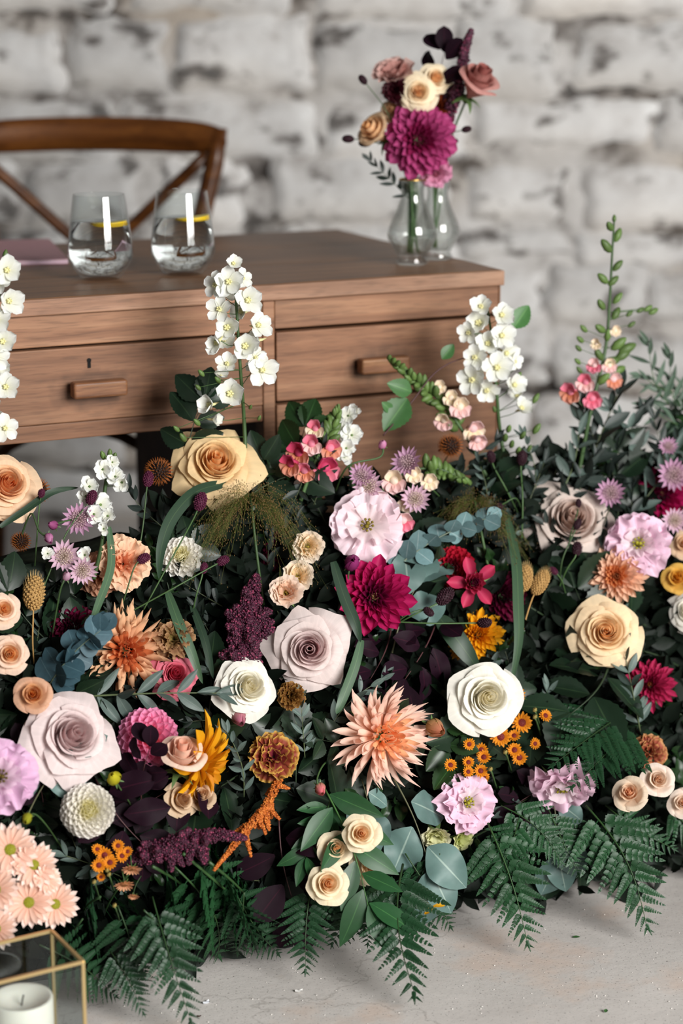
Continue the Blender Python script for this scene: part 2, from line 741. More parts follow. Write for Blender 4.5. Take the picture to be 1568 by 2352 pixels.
def stone(px0, py0, px1, py1, seed, gap):
    a, b = at_y(px0, py0, WALL_Y), at_y(px1, py1, WALL_Y)
    x0, x1, z0, z1 = a.x + gap[0], b.x - gap[0], b.z + gap[1], a.z - gap[1]
    cx, cz, hx, hz = (x0 + x1) / 2, (z0 + z1) / 2, (x1 - x0) / 2, (z1 - z0) / 2
    if z1 < 0.02:
        return
    if z0 < 0.0:
        z0 = 0.0
        cz, hz = (z0 + z1) / 2, (z1 - z0) / 2
    rr = random.Random(seed)
    prot = rr.uniform(0.002, 0.013)
    tx, tz = rr.uniform(-.006, .006), rr.uniform(-.006, .006)

    def fn(s, t):
        q = 2 * t - 1
        jx = noise.noise((q * 1.6 + seed * 3.1, s * 0.7, seed)) * 0.034 + noise.noise((q * 5 + seed, s * 2, 4)) * 0.012
        jz = noise.noise((s * 2.2 + seed * 1.7, q * 0.7, seed + 5)) * 0.030 + noise.noise((s * 7 + seed, q * 2, 8)) * 0.012
        x, z = cx + s * hx + jx * abs(s) ** 2, cz + q * hz + jz * abs(q) ** 2
        ds, dq = (1 - abs(s)) * hx, (1 - abs(q)) * hz
        e = min(1.0, min(ds, dq) / 0.016)
        e = math.sin(e * PI / 2) ** 0.7
        n = noise.noise((x * 9, z * 9, seed)) * 0.010 + noise.noise((x * 26, z * 26, seed)) * 0.005
        d = (prot + tx * s + tz * q + n + 0.012) * e
        return (x - cx, -d + 0.020 * (1 - e) + 0.010, z - cz)
    nu = max(8, int(hx / 0.011))
    nv = max(6, int(hz / 0.011))
    me = MB().sheet(fn, nu, nv).mesh('stone')
    o = link('stone', me, STONE, wall)
    o.location = (cx, WALL_Y, cz)


rows = [
    (-420, -150, [-900, -420, -60, 330, 760, 1130, 1600, 2050, 2500]),
    (-150, 45, [-900, -420, -140, 272, 700, 1190, 1620, 2080, 2500]),
    (45, 222, [-900, -500, -190, 152, 395, 712, 1010, 1296, 1660, 2100, 2500]),
    (222, 366, [-900, -560, -130, 270, 735, 1085, 1505, 1950, 2500]),
    (366, 528, [-900, -450, 55, 330, 592, 1048, 1322, 1760, 2120, 2500]),
    (528, 606, [-900, -300, 180, 640, 1050, 1312, 1680, 2200, 2500]),
    (606, 745, [-900, -520, -100, 420, 860, 1252, 1480, 1850, 2500]),
    (745, 900, [-900, -400, 60, 560, 1020, 1262, 1655, 2000, 2500]),
    (900, 1060, [-900, -600, -150, 300, 800, 1225, 1560, 2060, 2500]),
    (1060, 1230, [-900, -350, 210, 640, 1100, 1490, 1820, 2500]),
]
sd = 1
for (ya, yb, xs) in rows:
    for xa, xb in zip(xs, xs[1:]):
        sd += 1
        gx = 0.013 if xa in (1296, 1322, 272, 592, 1048) or xb in (1296, 1322, 272, 592, 1048) else RND.uniform(-0.010, 0.004)
        stone(xa, ya + RND.uniform(-20, 20), xb, yb + RND.uniform(-20, 20), sd, (gx, RND.uniform(-0.010, 0.003)))

# tall window in the side of the room that lets the daylight in (outside the picture)
wf = plain('d8d6d0', 0.5, name='painted_window_frame')
wroot = link('window_1', None)
wroot.location = (2.6, -1.1, 2.1)
wroot.rotation_euler = (Vector((0.1, 2.9, 0.5)) - Vector((2.6, -1.1, 2.1))).to_track_quat('-Z', 'Y').to_euler()
tag(wroot, 'white painted window frame with cross bars', None, None, 'structure')
for nm, bx in (('window_frame', (-1.18, -1.10, -0.93, 0.93)), ('window_frame', (1.10, 1.18, -0.93, 0.93)), ('window_frame', (-1.10, 1.10, 0.85, 0.93)), ('window_frame', (-1.10, 1.10, -0.93, -0.85)),
               ('mullion', (-0.035, 0.035, -0.85, 0.85)), ('mullion', (-1.10, 1.10, 0.22, 0.26))):
    link(nm, MB().box(bx[0], bx[1], bx[2], bx[3], -0.06, -0.01).mesh(nm, False), wf, wroot)

# ================================================================== DESK
W_TOP = wood_mat('desk_top_wood', '54351f', '77502f', '946a44', 1.0, 0.42)
W_FRONT = wood_mat('desk_front_wood', '62422e', '835c43', 'a0785b', 1.0, 0.55)
W_EDGE = wood_mat('desk_edge_wood', '7a5641', '98725a', 'b48f75', 1.0, 0.55)
W_DARK = wood_mat('desk_inner_wood', '2b1a12', '3b2418', '4a3022', 1.0, 0.6)
W_HANDLE = wood_mat('desk_handle_wood', '5a3822', '80563a', 'a07850', 2.0, 0.5)
BLACK = plain('0a0807', 0.9, name='dark_gap')

desk = link('writing_desk', None)
U_R = 1.392
CORNER = UD * U_R + ND * DESK_V
desk.matrix_local = Matrix.Translation((CORNER.x, CORNER.y, 0)) @ Matrix.Rotation(YAW, 4, 'Z')
tag(desk, 'old brown wooden writing desk with drawers behind the flower bank', 'desk')
# desk local: x from -1.2 (far left) to 0 (right end), y 0 front .. 0.55 back


def dl(px, py):
    p = at_v(px, py, DESK_V)
    return p.dot(UD) - U_R, p.z


DW = 1.22
DD = 0.55


def dpart(name, x0, x1, y0, y1, z0, z1, mat, parent=desk, bv=0.0015):
    o = link(name, MB().box(x0, x1, y0, y1, z0, z1).mesh(name, False), mat, parent)
    if bv:
        bevel(o, bv)
    return o


xs1 = dl(604, 850)[0]
xs2 = dl(631, 850)[0]
xr1 = dl(1062, 850)[0]
# top of three boards
dpart('top_board', -DW, 0.0, -0.002, 0.185, 0.7385, 0.760, W_TOP, bv=0.002)
dpart('top_board', -DW, 0.0, 0.1858, 0.37, 0.7385, 0.7598, W_TOP, bv=0.0015)
dpart('top_board', -DW, 0.0, 0.3708, DD, 0.7385, 0.7596, W_TOP, bv=0.002)
dpart('top_edging', -DW, 0.0, -0.008, -0.0022, 0.7390, 0.7596, W_EDGE, bv=0.0015)
# front rails and stiles
dpart('rail', -DW, xs1 - 0.0005, 0.0, 0.02, 0.6975, 0.738, W_FRONT)
dpart('rail', xs2 + 0.0005, xr1 + 0.055, 0.0, 0.02, 0.6995, 0.738, W_FRONT)
dpart('stile', xs1, xs2, -0.001, 0.03, 0.08, 0.738, W_FRONT)
dpart('stile', xr1 + 0.0552, -0.002, -0.001, 0.03, 0.08, 0.738, W_FRONT)
xl = xs1 - 0.50
dpart('stile', xl - 0.02, xl, -0.001, 0.03, 0.08, 0.697, W_FRONT)
dpart('stile', -DW, -DW + 0.03, -0.001, 0.03, 0.08, 0.697, W_FRONT)
dpart('rail', xl + 0.001, xs1 - 0.001, 0.0, 0.02, 0.576, 0.5975, W_FRONT)


def handle(px, py, w, parent):
    x, z = dl(px, py)
    m = MB().box(x - w, x + w, -0.030, -0.011, z - 0.0105, z + 0.0105)
    o = link('handle', m.mesh('handle', False), W_HANDLE, parent)
    bevel(o, 0.0035, 3)
    link('handle_neck', MB().box(x - w * 0.86, x + w * 0.86, -0.0112, -0.0024, z - 0.006, z + 0.006).mesh('handle_neck', False), W_HANDLE, parent)
    return o


def drawer(x0, x1, z0, z1, mat=None):
    o = dpart('drawer', x0 + 0.0015, x1 - 0.0015, -0.0025, 0.018, z0, z1, mat or W_FRONT)
    return o


dc = drawer(xl, xs1, 0.5985, 0.6945, wood_mat('worn_drawer_wood', '62422e', '835c43', 'a0785b', 1.0, 0.55, 0, (dl(216, 890)[0] - 0.004, dl(216, 895)[1])))
handle(216, 886, 0.036, dc)
kx, kz = dl(203, 833)
m = MB().box(kx - 0.0022, kx + 0.0022, -0.0032, -0.0024, kz - 0.0065, kz + 0.002)
m.lathe([(0.0001, 0), (0.003, 0), (0.003, 0.0008), (0.0001, 0.0008)], 10, Matrix.Translation((kx, -0.0024, kz + 0.0035)) @ Matrix.Rotation(PI / 2, 4, 'X'))
link('keyhole', m.mesh('keyhole', False), BLACK, dc)
z_ = 0.696
for i, h in enumerate((0.098, 0.14, 0.16, 0.17)):
    d_ = drawer(xs2, xr1 + 0.055, z_ - h + 0.004, z_ - 0.001, wood_mat('worn_side_drawer_wood', '62422e', '835c43', 'a0785b', 1.0, 0.55, 0, dl(866, 838)) if i == 0 else None)
    c_ = ((xs2 + xr1 + 0.055) / 2, z_ - h / 2)
    if i == 0:
        handle(866, 832, 0.036, d_)
    z_ -= h
# carcass: right pedestal sides and back, left pedestal, backs
dpart('side_panel', -0.02, -0.001, 0.031, DD - 0.01, 0.06, 0.738, W_FRONT)
dpart('side_panel', xs1 + 0.002, xs1 + 0.018, 0.031, DD - 0.01, 0.06, 0.738, W_DARK)
dpart('side_panel', xl - 0.018, xl - 0.002, 0.031, DD - 0.01, 0.06, 0.738, W_DARK)
dpart('side_panel', -DW + 0.001, -DW + 0.02, 0.031, DD - 0.01, 0.06, 0.738, W_FRONT)
dpart('back_panel', xs1 + 0.019, -0.021, DD - 0.025, DD - 0.012, 0.06, 0.738, W_DARK)
dpart('back_panel', -DW + 0.021, xl - 0.019, DD - 0.025, DD - 0.012, 0.06, 0.738, W_DARK)
dpart('drawer_box', xl + 0.004, xs1 - 0.004, 0.021, 0.45, 0.602, 0.69, W_DARK)
for i in range(3):
    dpart('drawer', -DW + 0.031, xl - 0.021, 0.0, 0.018, 0.10 + i * 0.2, 0.295 + i * 0.2, W_FRONT)
for x in (-0.035, xs1 + 0.005, xl - 0.035, -DW + 0.005):
    for y in (0.032, DD - 0.06):
        dpart('leg', x, x + 0.03, y, y + 0.04, 0.0, 0.062, W_DARK, bv=0)

# ================================================================== CHAIR
W_CHAIR = wood_mat('chair_wood', '391d08', '573010', '77481c', 1.2, 0.32)
CH_Y = 3.64
chair = link('cross_back_chair', None)
cc = at_y(210, 300, CH_Y)
chair.location = (cc.x, CH_Y, 0)
tag(chair, 'glossy brown bentwood cross-back chair standing behind the desk', 'chair')


def cpx(px, py, dy=0.0):
    p = at_y(px, py, CH_Y + dy)
    return Vector((p.x - cc.x, dy, p.z))


ztop = cpx(210, 310).z
hw = cpx(520, 310).x
SEAT_Z = 0.47
# crest rail: bowed, tall section, rounded ends
def crest(s, t):
    a = t * 2 * PI
    e = (1 - abs(s) ** 6) ** 0.5 if abs(s) < 1 else 0.0
    hh, dd = 0.030 * (0.35 + 0.65 * e), 0.015 * (0.35 + 0.65 * e)
    x = s * hw
    y = -0.035 * (1 - (s) ** 2) + 0.0
    return (x, y * -1 + dd * math.cos(a), ztop + hh * math.copysign(abs(math.sin(a)) ** 0.6, math.sin(a)) - 0.008 * s * s)


link('crest_rail', MB().sheet(crest, 28, 14).mesh('crest_rail'), W_CHAIR, chair)
for sgn in (-1, 1):
    pts = [Vector((sgn * (hw - 0.012), 0.006, ztop + 0.012)), Vector((sgn * (hw - 0.022), 0.004, ztop - 0.05)), Vector((sgn * (hw - 0.05), -0.01, ztop - 0.16)),
           Vector((sgn * (hw - 0.062), -0.03, ztop - 0.30)), Vector((sgn * (hw - 0.062), -0.045, SEAT_Z)), Vector((sgn * (hw - 0.045), -0.015, 0.2)), Vector((sgn * (hw - 0.03), 0.02, 0.0))]
    link('rear_leg', MB().tube(pts, [0.014, 0.0165, 0.0165, 0.0165, 0.017, 0.015, 0.012], 10).mesh('rear_leg'), W_CHAIR, chair)
    # crossing back strips
    a = Vector((sgn * (hw - 0.035), 0.012, ztop - 0.035))
    b = Vector((-sgn * (hw - 0.075), -0.02, SEAT_Z + 0.06))
    pts = []
    for i in range(13):
        t = i / 12
        p = a.lerp(b, t)
        p.y += 0.022 * math.sin(PI * t) + sgn * 0.004 * math.sin(PI * t)
        pts.append(p)
    m = MB().tube(pts, 0.011, 8)
    link('back_strip', m.mesh('back_strip'), W_CHAIR, chair)
    pts = [Vector((sgn * 0.17, -0.345, SEAT_Z)), Vector((sgn * 0.178, -0.352, 0.25)), Vector((sgn * 0.185, -0.36, 0.0))]
    link('front_leg', MB().tube(pts, [0.019, 0.016, 0.012], 10).mesh('front_leg'), W_CHAIR, chair)
    # bent brace below the seat
    pts = []
    for i in range(13):
        t = i / 12
        pts.append(Vector((sgn * (0.172 - 0.014 * math.sin(PI * t)), -0.345 + 0.31 * t, SEAT_Z - 0.16 + 0.14 * math.sin(PI * t))))
    link('bent_brace', MB().tube(pts, 0.009, 8).mesh('bent_brace'), W_CHAIR, chair)
pts = [Vector((0.172 * math.cos(PI * i / 14), -0.35, SEAT_Z - 0.17 + 0.15 * math.sin(PI * i / 14))) for i in range(15)]
link('bent_brace', MB().tube(pts, 0.010, 8).mesh('bent_brace'), W_CHAIR, chair)
def seat(s, t):
    a = s * PI
    rr = t * 0.205 if t < 0.9 else 0.205
    x, y = rr * math.copysign(abs(math.cos(a)) ** 0.8, math.cos(a)), rr * math.copysign(abs(math.sin(a)) ** 0.8, math.sin(a))
    return (x, -0.185 + y * 0.86, SEAT_Z + 0.012 - 0.006 * (1 - t) - (0.03 if t > 0.95 else 0))
link('seat', MB().sheet(seat, 36, 10).mesh('seat'), W_CHAIR, chair)

# ================================================================== THINGS ON THE DESK
GLASS = thin_glass('clear_glass', 'fbfdfd')
VGLASS = thin_glass('pressed_glass', 'fbfdfc', 0.22, 0.0, 220)
WATER = glass_mat('water', 0.0, 1.333)
GOLD = plain('c9a45c', 0.3, 1.0, 'gold_metal')
LEMON = plain('e0b60c', 0.45, 0, 'lemon_peel', 0.05)
LEMON_IN = plain('efd565', 0.4, 0, 'lemon_flesh', 0.1, 200)
DT = 0.7603


def tumbler(px, py, label, lemon_label, la, lz):
    p = at_z(px, py, DT)
    k = mpp(p) * 1.0
    root = link('stemless_tumbler', None)
    root.location = p
    tag(root, label, 'drinking glass', 'stemless tumblers of water on the desk')
    h = 0.113
    prof_o = [(0.001, 0), (0.023, 0.0), (0.024, 0.0), (0.027, 0.0015), (0.036, 0.014), (0.0432, 0.0275), (0.0445, 0.033), (0.0438, 0.042), (0.0385, 0.085), (0.0349, h - 0.0035), (0.0345, h - 0.0012), (0.0342, h - 0.0004)]
    prof_i = [(0.0336, h - 0.0004), (0.0333, h - 0.0012), (0.0338, h - 0.0035), (0.0374, 0.085), (0.0425, 0.042), (0.0430, 0.033), (0.0415, 0.0285), (0.034, 0.016), (0.0255, 0.0075), (0.001, 0.0065)]
    me = MB().lathe(prof_o + prof_i, 48).mesh('bowl')
    link('bowl', me, GLASS, root)
    wl = 0.076
    prof_w = [(0.001, 0.0067), (0.0252, 0.0077), (0.0337, 0.0163), (0.0412, 0.0288), (0.0427, 0.033), (0.0422, 0.042), (0.0383, wl), (0.001, wl)]
    link('water', MB().lathe(prof_w, 48).mesh('water'), WATER, root)
    # lemon slice: half wheel lying at the water line against the glass
    s = link('lemon_slice', None)
    tag(s, lemon_label, 'lemon slice', 'lemon slices in the tumblers')
    s.matrix_local = Matrix.Translation(p + Vector((0.014, -0.006, lz + 0.004))) @ Matrix.Rotation(la, 4, 'Z') @ Matrix.Rotation(R(-5), 4, 'Y')
    mm = MB()
    n = 14
    for zz in (0, 0.0065):
        for i in range(n + 1):
            a = PI + PI * i / n
            mm.v.append(Vector((0.0235 * math.cos(a), 0.0235 * math.sin(a) * 0.95, zz)))
            mm.uv.append((0, 0))
    for i in range(n):
        mm.f.append((i, i + 1, n + 2 + i, n + 1 + i))
    link('peel', mm.mesh('peel', False), LEMON, s)
    mm = MB()
    for zz in (0.0003, 0.0062):
        for i in range(n + 1):
            a = PI + PI * i / n
            mm.v.append(Vector((0.0228 * math.cos(a), 0.0228 * math.sin(a) * 0.95, zz)))
            mm.uv.append((0, 0))
    mm.f = [tuple(range(n + 1)), tuple(range(2 * n + 1, n, -1))] + [(i, i + 1, n + 2 + i, n + 1 + i) for i in range(n)] + [(n, 0, n + 1, 2 * n + 1)]
    link('flesh', mm.mesh('flesh', False), LEMON_IN, s)


tumbler(232, 640, 'clear stemless tumbler of water beside the pink booklet', 'lemon slice floating in the tumbler beside the pink booklet', R(10), 0.0665)
tumbler(421, 629, 'clear stemless tumbler of water nearer the flower vases', 'lemon slice floating in the tumbler nearer the flower vases', R(25), 0.069)

# pink booklet
pb_ = link('booklet', None)
a_ = at_z(158, 606, DT)
pb_.matrix_local = Matrix.Translation(a_) @ Matrix.Rotation(R(14), 4, 'Z')
tag(pb_, 'dusty pink booklet with white page edges lying on the desk', 'booklet')
PINKC = plain('b98a90', 0.6, 0, 'pink_card', 0.08, 300)
PAGES = plain('e3c3d0', 0.7, 0, 'paper_pages', 0.05)
link('pages', MB().box(-0.209, -0.001, 0.001, 0.249, 0.0008, 0.006).mesh('pages', False), PAGES, pb_)
link('cover', MB().box(-0.21, 0.0, 0.0, 0.25, 0.0062, 0.0070).mesh('cover', False), PINKC, pb_)
link('cover', MB().box(-0.21, 0.0, 0.0, 0.25, 0.0, 0.0007).mesh('cover', False), PINKC, pb_)


# two pressed-glass vases
def vase(px, py, k, label, gold):
    p = at_z(px, py, DT)
    root = link('bud_vase', None)
    root.location = p
    tag(root, label, 'vase', 'glass bud vases at the end of the desk')
    h = 0.118 * k

    def facet(prof, seg=20):
        m = MB()
        m.lathe(prof, seg)
        return m
    po = [(0.001, 0), (0.022, 0), (0.0235, 0.002), (0.0235, 0.005), (0.020, 0.010), (0.027, 0.022), (0.0345, 0.036), (0.0355, 0.044), (0.031, 0.058), (0.022, 0.078), (0.0165, 0.093), (0.0158, 0.102), (0.0175, 0.113), (0.0182, 0.1165), (0.0183, 0.1176)]
    pi_ = [(0.0172, 0.1176), (0.0169, 0.1165), (0.0160, 0.113), (0.0142, 0.102), (0.0148, 0.093), (0.0200, 0.078), (0.0285, 0.058), (0.033, 0.044), (0.032, 0.036), (0.0245, 0.022), (0.017, 0.014), (0.001, 0.012)]
    prof = [(r * k, z * k) for r, z in po + pi_]
    me = facet(prof, 18).mesh('body')
    # ribs
    for v in me.vertices:
        a = math.atan2(v.co.y, v.co.x)
        rr = math.hypot(v.co.x, v.co.y)
    link('body', me, VGLASS, root)
    if gold:
        m = MB()
        m.tube([Vector((0.0182 * k * math.cos(t), 0.0182 * k * math.sin(t), h + 0.0004)) for t in [2 * PI * i / 24 for i in range(25)]], 0.0013, 6, False)
        link('gilded_rim', m.mesh('gilded_rim'), GOLD, root)
    return p


V1 = vase(946, 606, 1.0, 'clear pressed-glass bud vase with a gilded rim holding the dahlia', True)
V2 = vase(1003, 594, 0.94, 'clear pressed-glass bud vase with plain rim behind the gilded one', False)

# ================================================================== LANTERN AND CANDLE
LGLASS = thin_glass('lantern_glass', 'f7fafa')
BRASS = plain('d9bf8a', 0.35, 0.85, 'brushed_brass')
LZ = 0.147
A = at_z(190, 2209, LZ)
Bk = at_z(109, 2140, LZ)
L0 = at_z(0, 2256, LZ)
ex = (A - L0).normalized()
ey = Vector((-ex.y, ex.x, 0))
dep = (Bk - A).dot(ey)
lw = 0.105
lan = link('glass_lantern', None)
LANM = Matrix.Translation((A.x, A.y, 0)) @ Matrix((ex, ey, Vector((0, 0, 1)))).transposed().to_4x4()
lan.matrix_local = LANM
tag(lan, 'brass-framed square glass lantern holding a white candle', 'lantern')
SK = (Bk - A).dot(ex)
bw = 0.0024


def bar(p, q):
    link('frame_bar', MB().tube([p, q], bw, 4).mesh('frame_bar', False), BRASS, lan)


cs = [Vector((0, 0, 0)), Vector((SK * 0.0, dep, 0)), Vector((-lw, dep, 0)), Vector((-lw, 0, 0))]
for i in range(4):
    a, b = cs[i], cs[(i + 1) % 4]
    for z in (0.003, LZ):
        bar(a + Vector((0, 0, z)), b + Vector((0, 0, z)))
    bar(a, a + Vector((0, 0, LZ)))
    d = (b - a).normalized() * 0.002
    n = Vector((-d.y, d.x, 0)).normalized() * 0.0008
    mm = MB()
    for z in (0.004, LZ - 0.001):
        for p in (a + d - n, b - d - n, b - d + n, a + d + n):
            mm.v.append(p + Vector((0, 0, z)))
            mm.uv.append((0, 0))
    mm.f = [(3, 2, 1, 0), (4, 5, 6, 7), (0, 1, 5, 4), (1, 2, 6, 5), (2, 3, 7, 6), (3, 0, 4, 7)]
    link('glass_pane', mm.mesh('glass_pane', False), LGLASS, lan)
link('base_plate', MB().box(-lw + 0.002, -0.002, 0.002, dep - 0.002, 0.001, 0.0035).mesh('base_plate', False), BRASS, lan)
WAX = NT('candle_wax')
pbn = WAX.n('ShaderNodeBsdfPrincipled')
pbn.inputs['Base Color'].default_value = lin('efe9dd')
pbn.inputs['Roughness'].default_value = 0.45
pbn.inputs['Subsurface Weight'].default_value = 0.3
pbn.inputs['Subsurface Radius'].default_value = (0.01, 0.008, 0.005)
WAX.l(pbn, 0, WAX.out, 0)
can = link('pillar_candle', None)
can.matrix_local = LANM @ Matrix.Translation((-lw / 2 - 0.001, dep / 2, 0.0036))
tag(can, 'thick white pillar candle with a melted hollow top inside the lantern', 'candle')
cr, chh = 0.0335, 0.098
link('wax', MB().lathe([(0.001, 0), (cr, 0), (cr, chh - 0.002), (cr - 0.001, chh), (cr - 0.004, chh - 0.001), (cr - 0.014, chh - 0.006), (0.012, chh - 0.010), (0.001, chh - 0.010)], 40).mesh('wax'), WAX.m, can)
link('wick', MB().tube([(0, 0, chh - 0.011), (0.001, 0, chh - 0.004), (0.003, 0.001, chh + 0.001)], 0.0009, 6).mesh('wick'), plain('1a1613', 0.9, name='burnt_wick'), can)


# ================================================================== FLOWER BANK: prototypes
def P(name, me, M, slot, subs=()):
    return (name, me, M, slot, subs)


ROOTM = {}


def inst(root_name, proto, M, mats, label, cat, group=None):
    root = link(root_name, None)
    root.matrix_local = M
    ROOTM[root.name] = M
    root.empty_display_size = 0.01
    tag(root, label, cat, group)
    for (nm, me, pm, slot, subs) in proto:
        o = link(nm, me, mats[slot], root, pm)
        if me.get('stuff'):
            o['kind'] = 'stuff'
        for (n2, me2, pm2, sl2, _) in subs:
            link(n2, me2, mats[sl2], o, pm2)
    return root


ID = Matrix.Identity(4)
GA = PI * (3 - math.sqrt(5))


def stem_mesh(length=2.6, r=0.06, seed=0, bend=0.5):
    rr = random.Random(seed)
    a = rr.uniform(0, 2 * PI)
    b = rr.uniform(0.2, 1.0) * bend
    pts = [(b * math.cos(a) * (t ** 2), b * math.sin(a) * t ** 2, -length * t) for t in [i / 6 for i in range(7)]]
    return MB().tube(pts, r, 6).mesh('stem')


def calyx_mesh(r=0.3, n=5, ln=0.55):
    m = MB()
    m.lathe([(0.02, -0.28 * r / 0.3 * 0.6), (r * 0.55, -0.16), (r * 0.8, -0.02), (r * 0.7, 0.06)], 12)
    for k in range(n):
        a = 2 * PI * k / n

        def fn(s, t):
            w = 0.13 * (1 - t) ** 0.7
            return ((r * 0.7 + ln * t) * math.cos(a) - s * w * math.sin(a), (r * 0.7 + ln * t) * math.sin(a) + s * w * math.cos(a), 0.02 - 0.25 * t * t)
        m.sheet(fn, 2, 4)
    return m.mesh('calyx')


_ST = [stem_mesh(2.6, 0.05, i) for i in range(4)]
_CX = calyx_mesh()


def proto_rose(seed=0, rings=((2, .06), (3, .14), (4, .25), (5, .38), (5, .51), (5, .66), (5, .82), (5, 1.0)), height=0.85, drop=0.45, pointy=1.0, loose=0.5, rollk=1.0):
    """hybrid-tea rose of overlapping petals; unit outer radius; opens along +Z"""
    rr = random.Random(seed)
    parts = []
    ph = rr.uniform(0, 6)
    for ri, (n, q0) in enumerate(rings):
        ph += rr.uniform(0.3, 0.9)
        for k in range(n):
            th0 = ph + 2 * PI * k / n + rr.uniform(-0.12, 0.12) * loose * 2
            q = max(0.03, q0 * (rr.uniform(0.94, 1.06) if q0 < 0.6 else rr.uniform(0.88, 1.10)))
            ox, oy, oz = rr.gauss(0, 0.018) * (1.3 - q0), rr.gauss(0, 0.018) * (1.3 - q0), rr.uniform(-0.05, 0.03) * (1.2 - q0)
            Rm = q
            Z = height + 0.28 - (drop + 0.36) * q0 ** 1.1 + rr.uniform(-0.03, 0.03)
            W = (PI / n) * (1.75 if q0 < 0.3 else 1.50 if q0 < 0.6 else 1.52)
            roll = max(0.0, (q0 - 0.40) / 0.60) ** 1.4 * rollk
            ns = rr.uniform(0, 50)
            tw = rr.uniform(0.14, 0.26) if q0 < 0.4 else rr.uniform(0.06, 0.13)
            tipd = rr.uniform(0.5, 1.2) * pointy

            def fn(s, t, th0=th0, q=q, Rm=Rm, Z=Z, W=W, roll=roll, ns=ns, tw=tw, q0=q0, tipd=tipd, ox=ox, oy=oy, oz=oz):
                a_s = abs(s)
                tt = t * (1 - (0.17 - 0.06 * q0) * a_s ** 2.6)
                w = W * min(1.0, 0.22 + 1.15 * math.sqrt(t))
                a = th0 + s * w
                c1 = math.sin(min(tt * 2.1, 1) * PI / 2) * (1 - 0.16 * tt ** 3)
                c2 = 0.52 * math.sin(min(tt * 1.7, 1) * PI / 2) + 0.48 * tt ** 1.4
                bl = min(1.0, q0 * 1.25)
                r = Rm * (c1 * (1 - bl) + c2 * bl) + 0.012
                z1 = Z * tt
                z2 = Z * math.sin(min(1, tt * 1.22) * PI / 2)
                z = z1 * (1 - bl) + z2 * bl
                e = max(0.0, (a_s - 0.45) / 0.55)
                tip = max(0.0, (tt - 0.68) / 0.32)
                r += roll * 0.03 * e * e * tt + roll * 0.12 * tipd * math.exp(-(s / 0.24) ** 2) * tt ** 5
                z -= roll * (0.36 * e * e * tt + 0.10 * tip * tip + 0.05 * tip ** 2 * tipd * math.exp(-(s / 0.3) ** 2))
                r *= 1 + tw * s
                r += 0.05 * max(0.0, (tt - 0.82) / 0.18) ** 2 * (0.5 + q0)
                nn = noise.noise((s * 1.7 + ns, t * 2.0, ns))
                n2 = noise.noise((s * 4.5 + ns, t * 3.0, ns + 7))
                r += 0.022 * nn * tt * (0.4 + q0)
                z += (0.028 * nn + 0.010 * n2 * tt) * tt * (0.4 + q0)
                return (r * math.cos(a) + ox * tt, r * math.sin(a) + oy * tt, z + oz * tt)
            nu = 10 if q0 < 0.3 else 12
            me = MB().sheet(fn, nu, 9).mesh('petal')
            parts.append(P('petal', me, ID, 'a' if q0 < 0.3 else 'b' if q0 < 0.6 else 'c'))
    parts.append(P('calyx', _CX, ID, 'g'))
    parts.append(P('stem', _ST[seed % 4], ID, 's'))
    return parts


def dpetal(w=0.3, cup=0.5, bend=0.0, tip=1.0, roll=0.0, tipcurl=0.0, nu=4, nv=6, base=0.35, ruf=0.0, notch=0.0):
    """one petal lying along +X, unit length, inner face +Z"""
    def fn(s, t):
        body = base + (1 - base) * math.sin(min(1.0, t / 0.6) * PI / 2)
        end = 1.0 if t < 0.6 else max(0.0, 1 - ((t - 0.6) / 0.4) ** (2.2 / tip)) ** (0.6 if tip <= 1.2 else 0.9)
        hw = w * body * max(end, 0.04)
        if roll:
            b = roll
            y = hw * math.sin(s * b) / b * 1.3
            z = hw * (1 - math.cos(s * b)) * (1 if cup >= 0 else -1) * 0.9
        else:
            y = s * hw
            z = cup * s * s * hw
        z += bend * t * t + tipcurl * max(0, t - 0.65) ** 2 * 6
        x = t - notch * s * s * t ** 4
        if ruf:
            z += ruf * t * t * math.sin(s * 7 + 1) * 0.5 + ruf * t * t * 0.4 * math.sin(s * 15)
            x += ruf * 0.25 * t ** 4 * math.sin(s * 19)
        return (x, y, z)
    return MB().sheet(fn, nu, nv).mesh('petal')


def rad_m(az, phi, rb, h, sx, sy=None, sz=None, twist=0.0):
    sy = sx if sy is None else sy
    sz = sx if sz is None else sz
    return (Matrix.Rotation(az, 4, 'Z') @ Matrix.Translation((rb, 0, h)) @ Matrix.Rotation(-(PI / 2 - phi), 4, 'Y') @ Matrix.Rotation(twist, 4, 'X') @ Matrix.Diagonal((sx, sy, sz, 1)))


def bump_dome(r, h, n, gr, seed=0, flat=0.0):
    rr = random.Random(seed)
    m = MB()
    m.lathe([(r * math.cos(a), h * math.sin(a)) for a in [i * PI / 2 / 5 for i in range(6)]], 14)
    for k in range(n):
        q = (k + 0.5) / n
        a = k * GA
        ph = math.acos(1 - q)
        m.octa((r * math.sin(ph) * math.cos(a), r * math.sin(ph) * math.sin(a), h * math.cos(ph)), gr * rr.uniform(0.8, 1.2))
    return m.mesh('center')


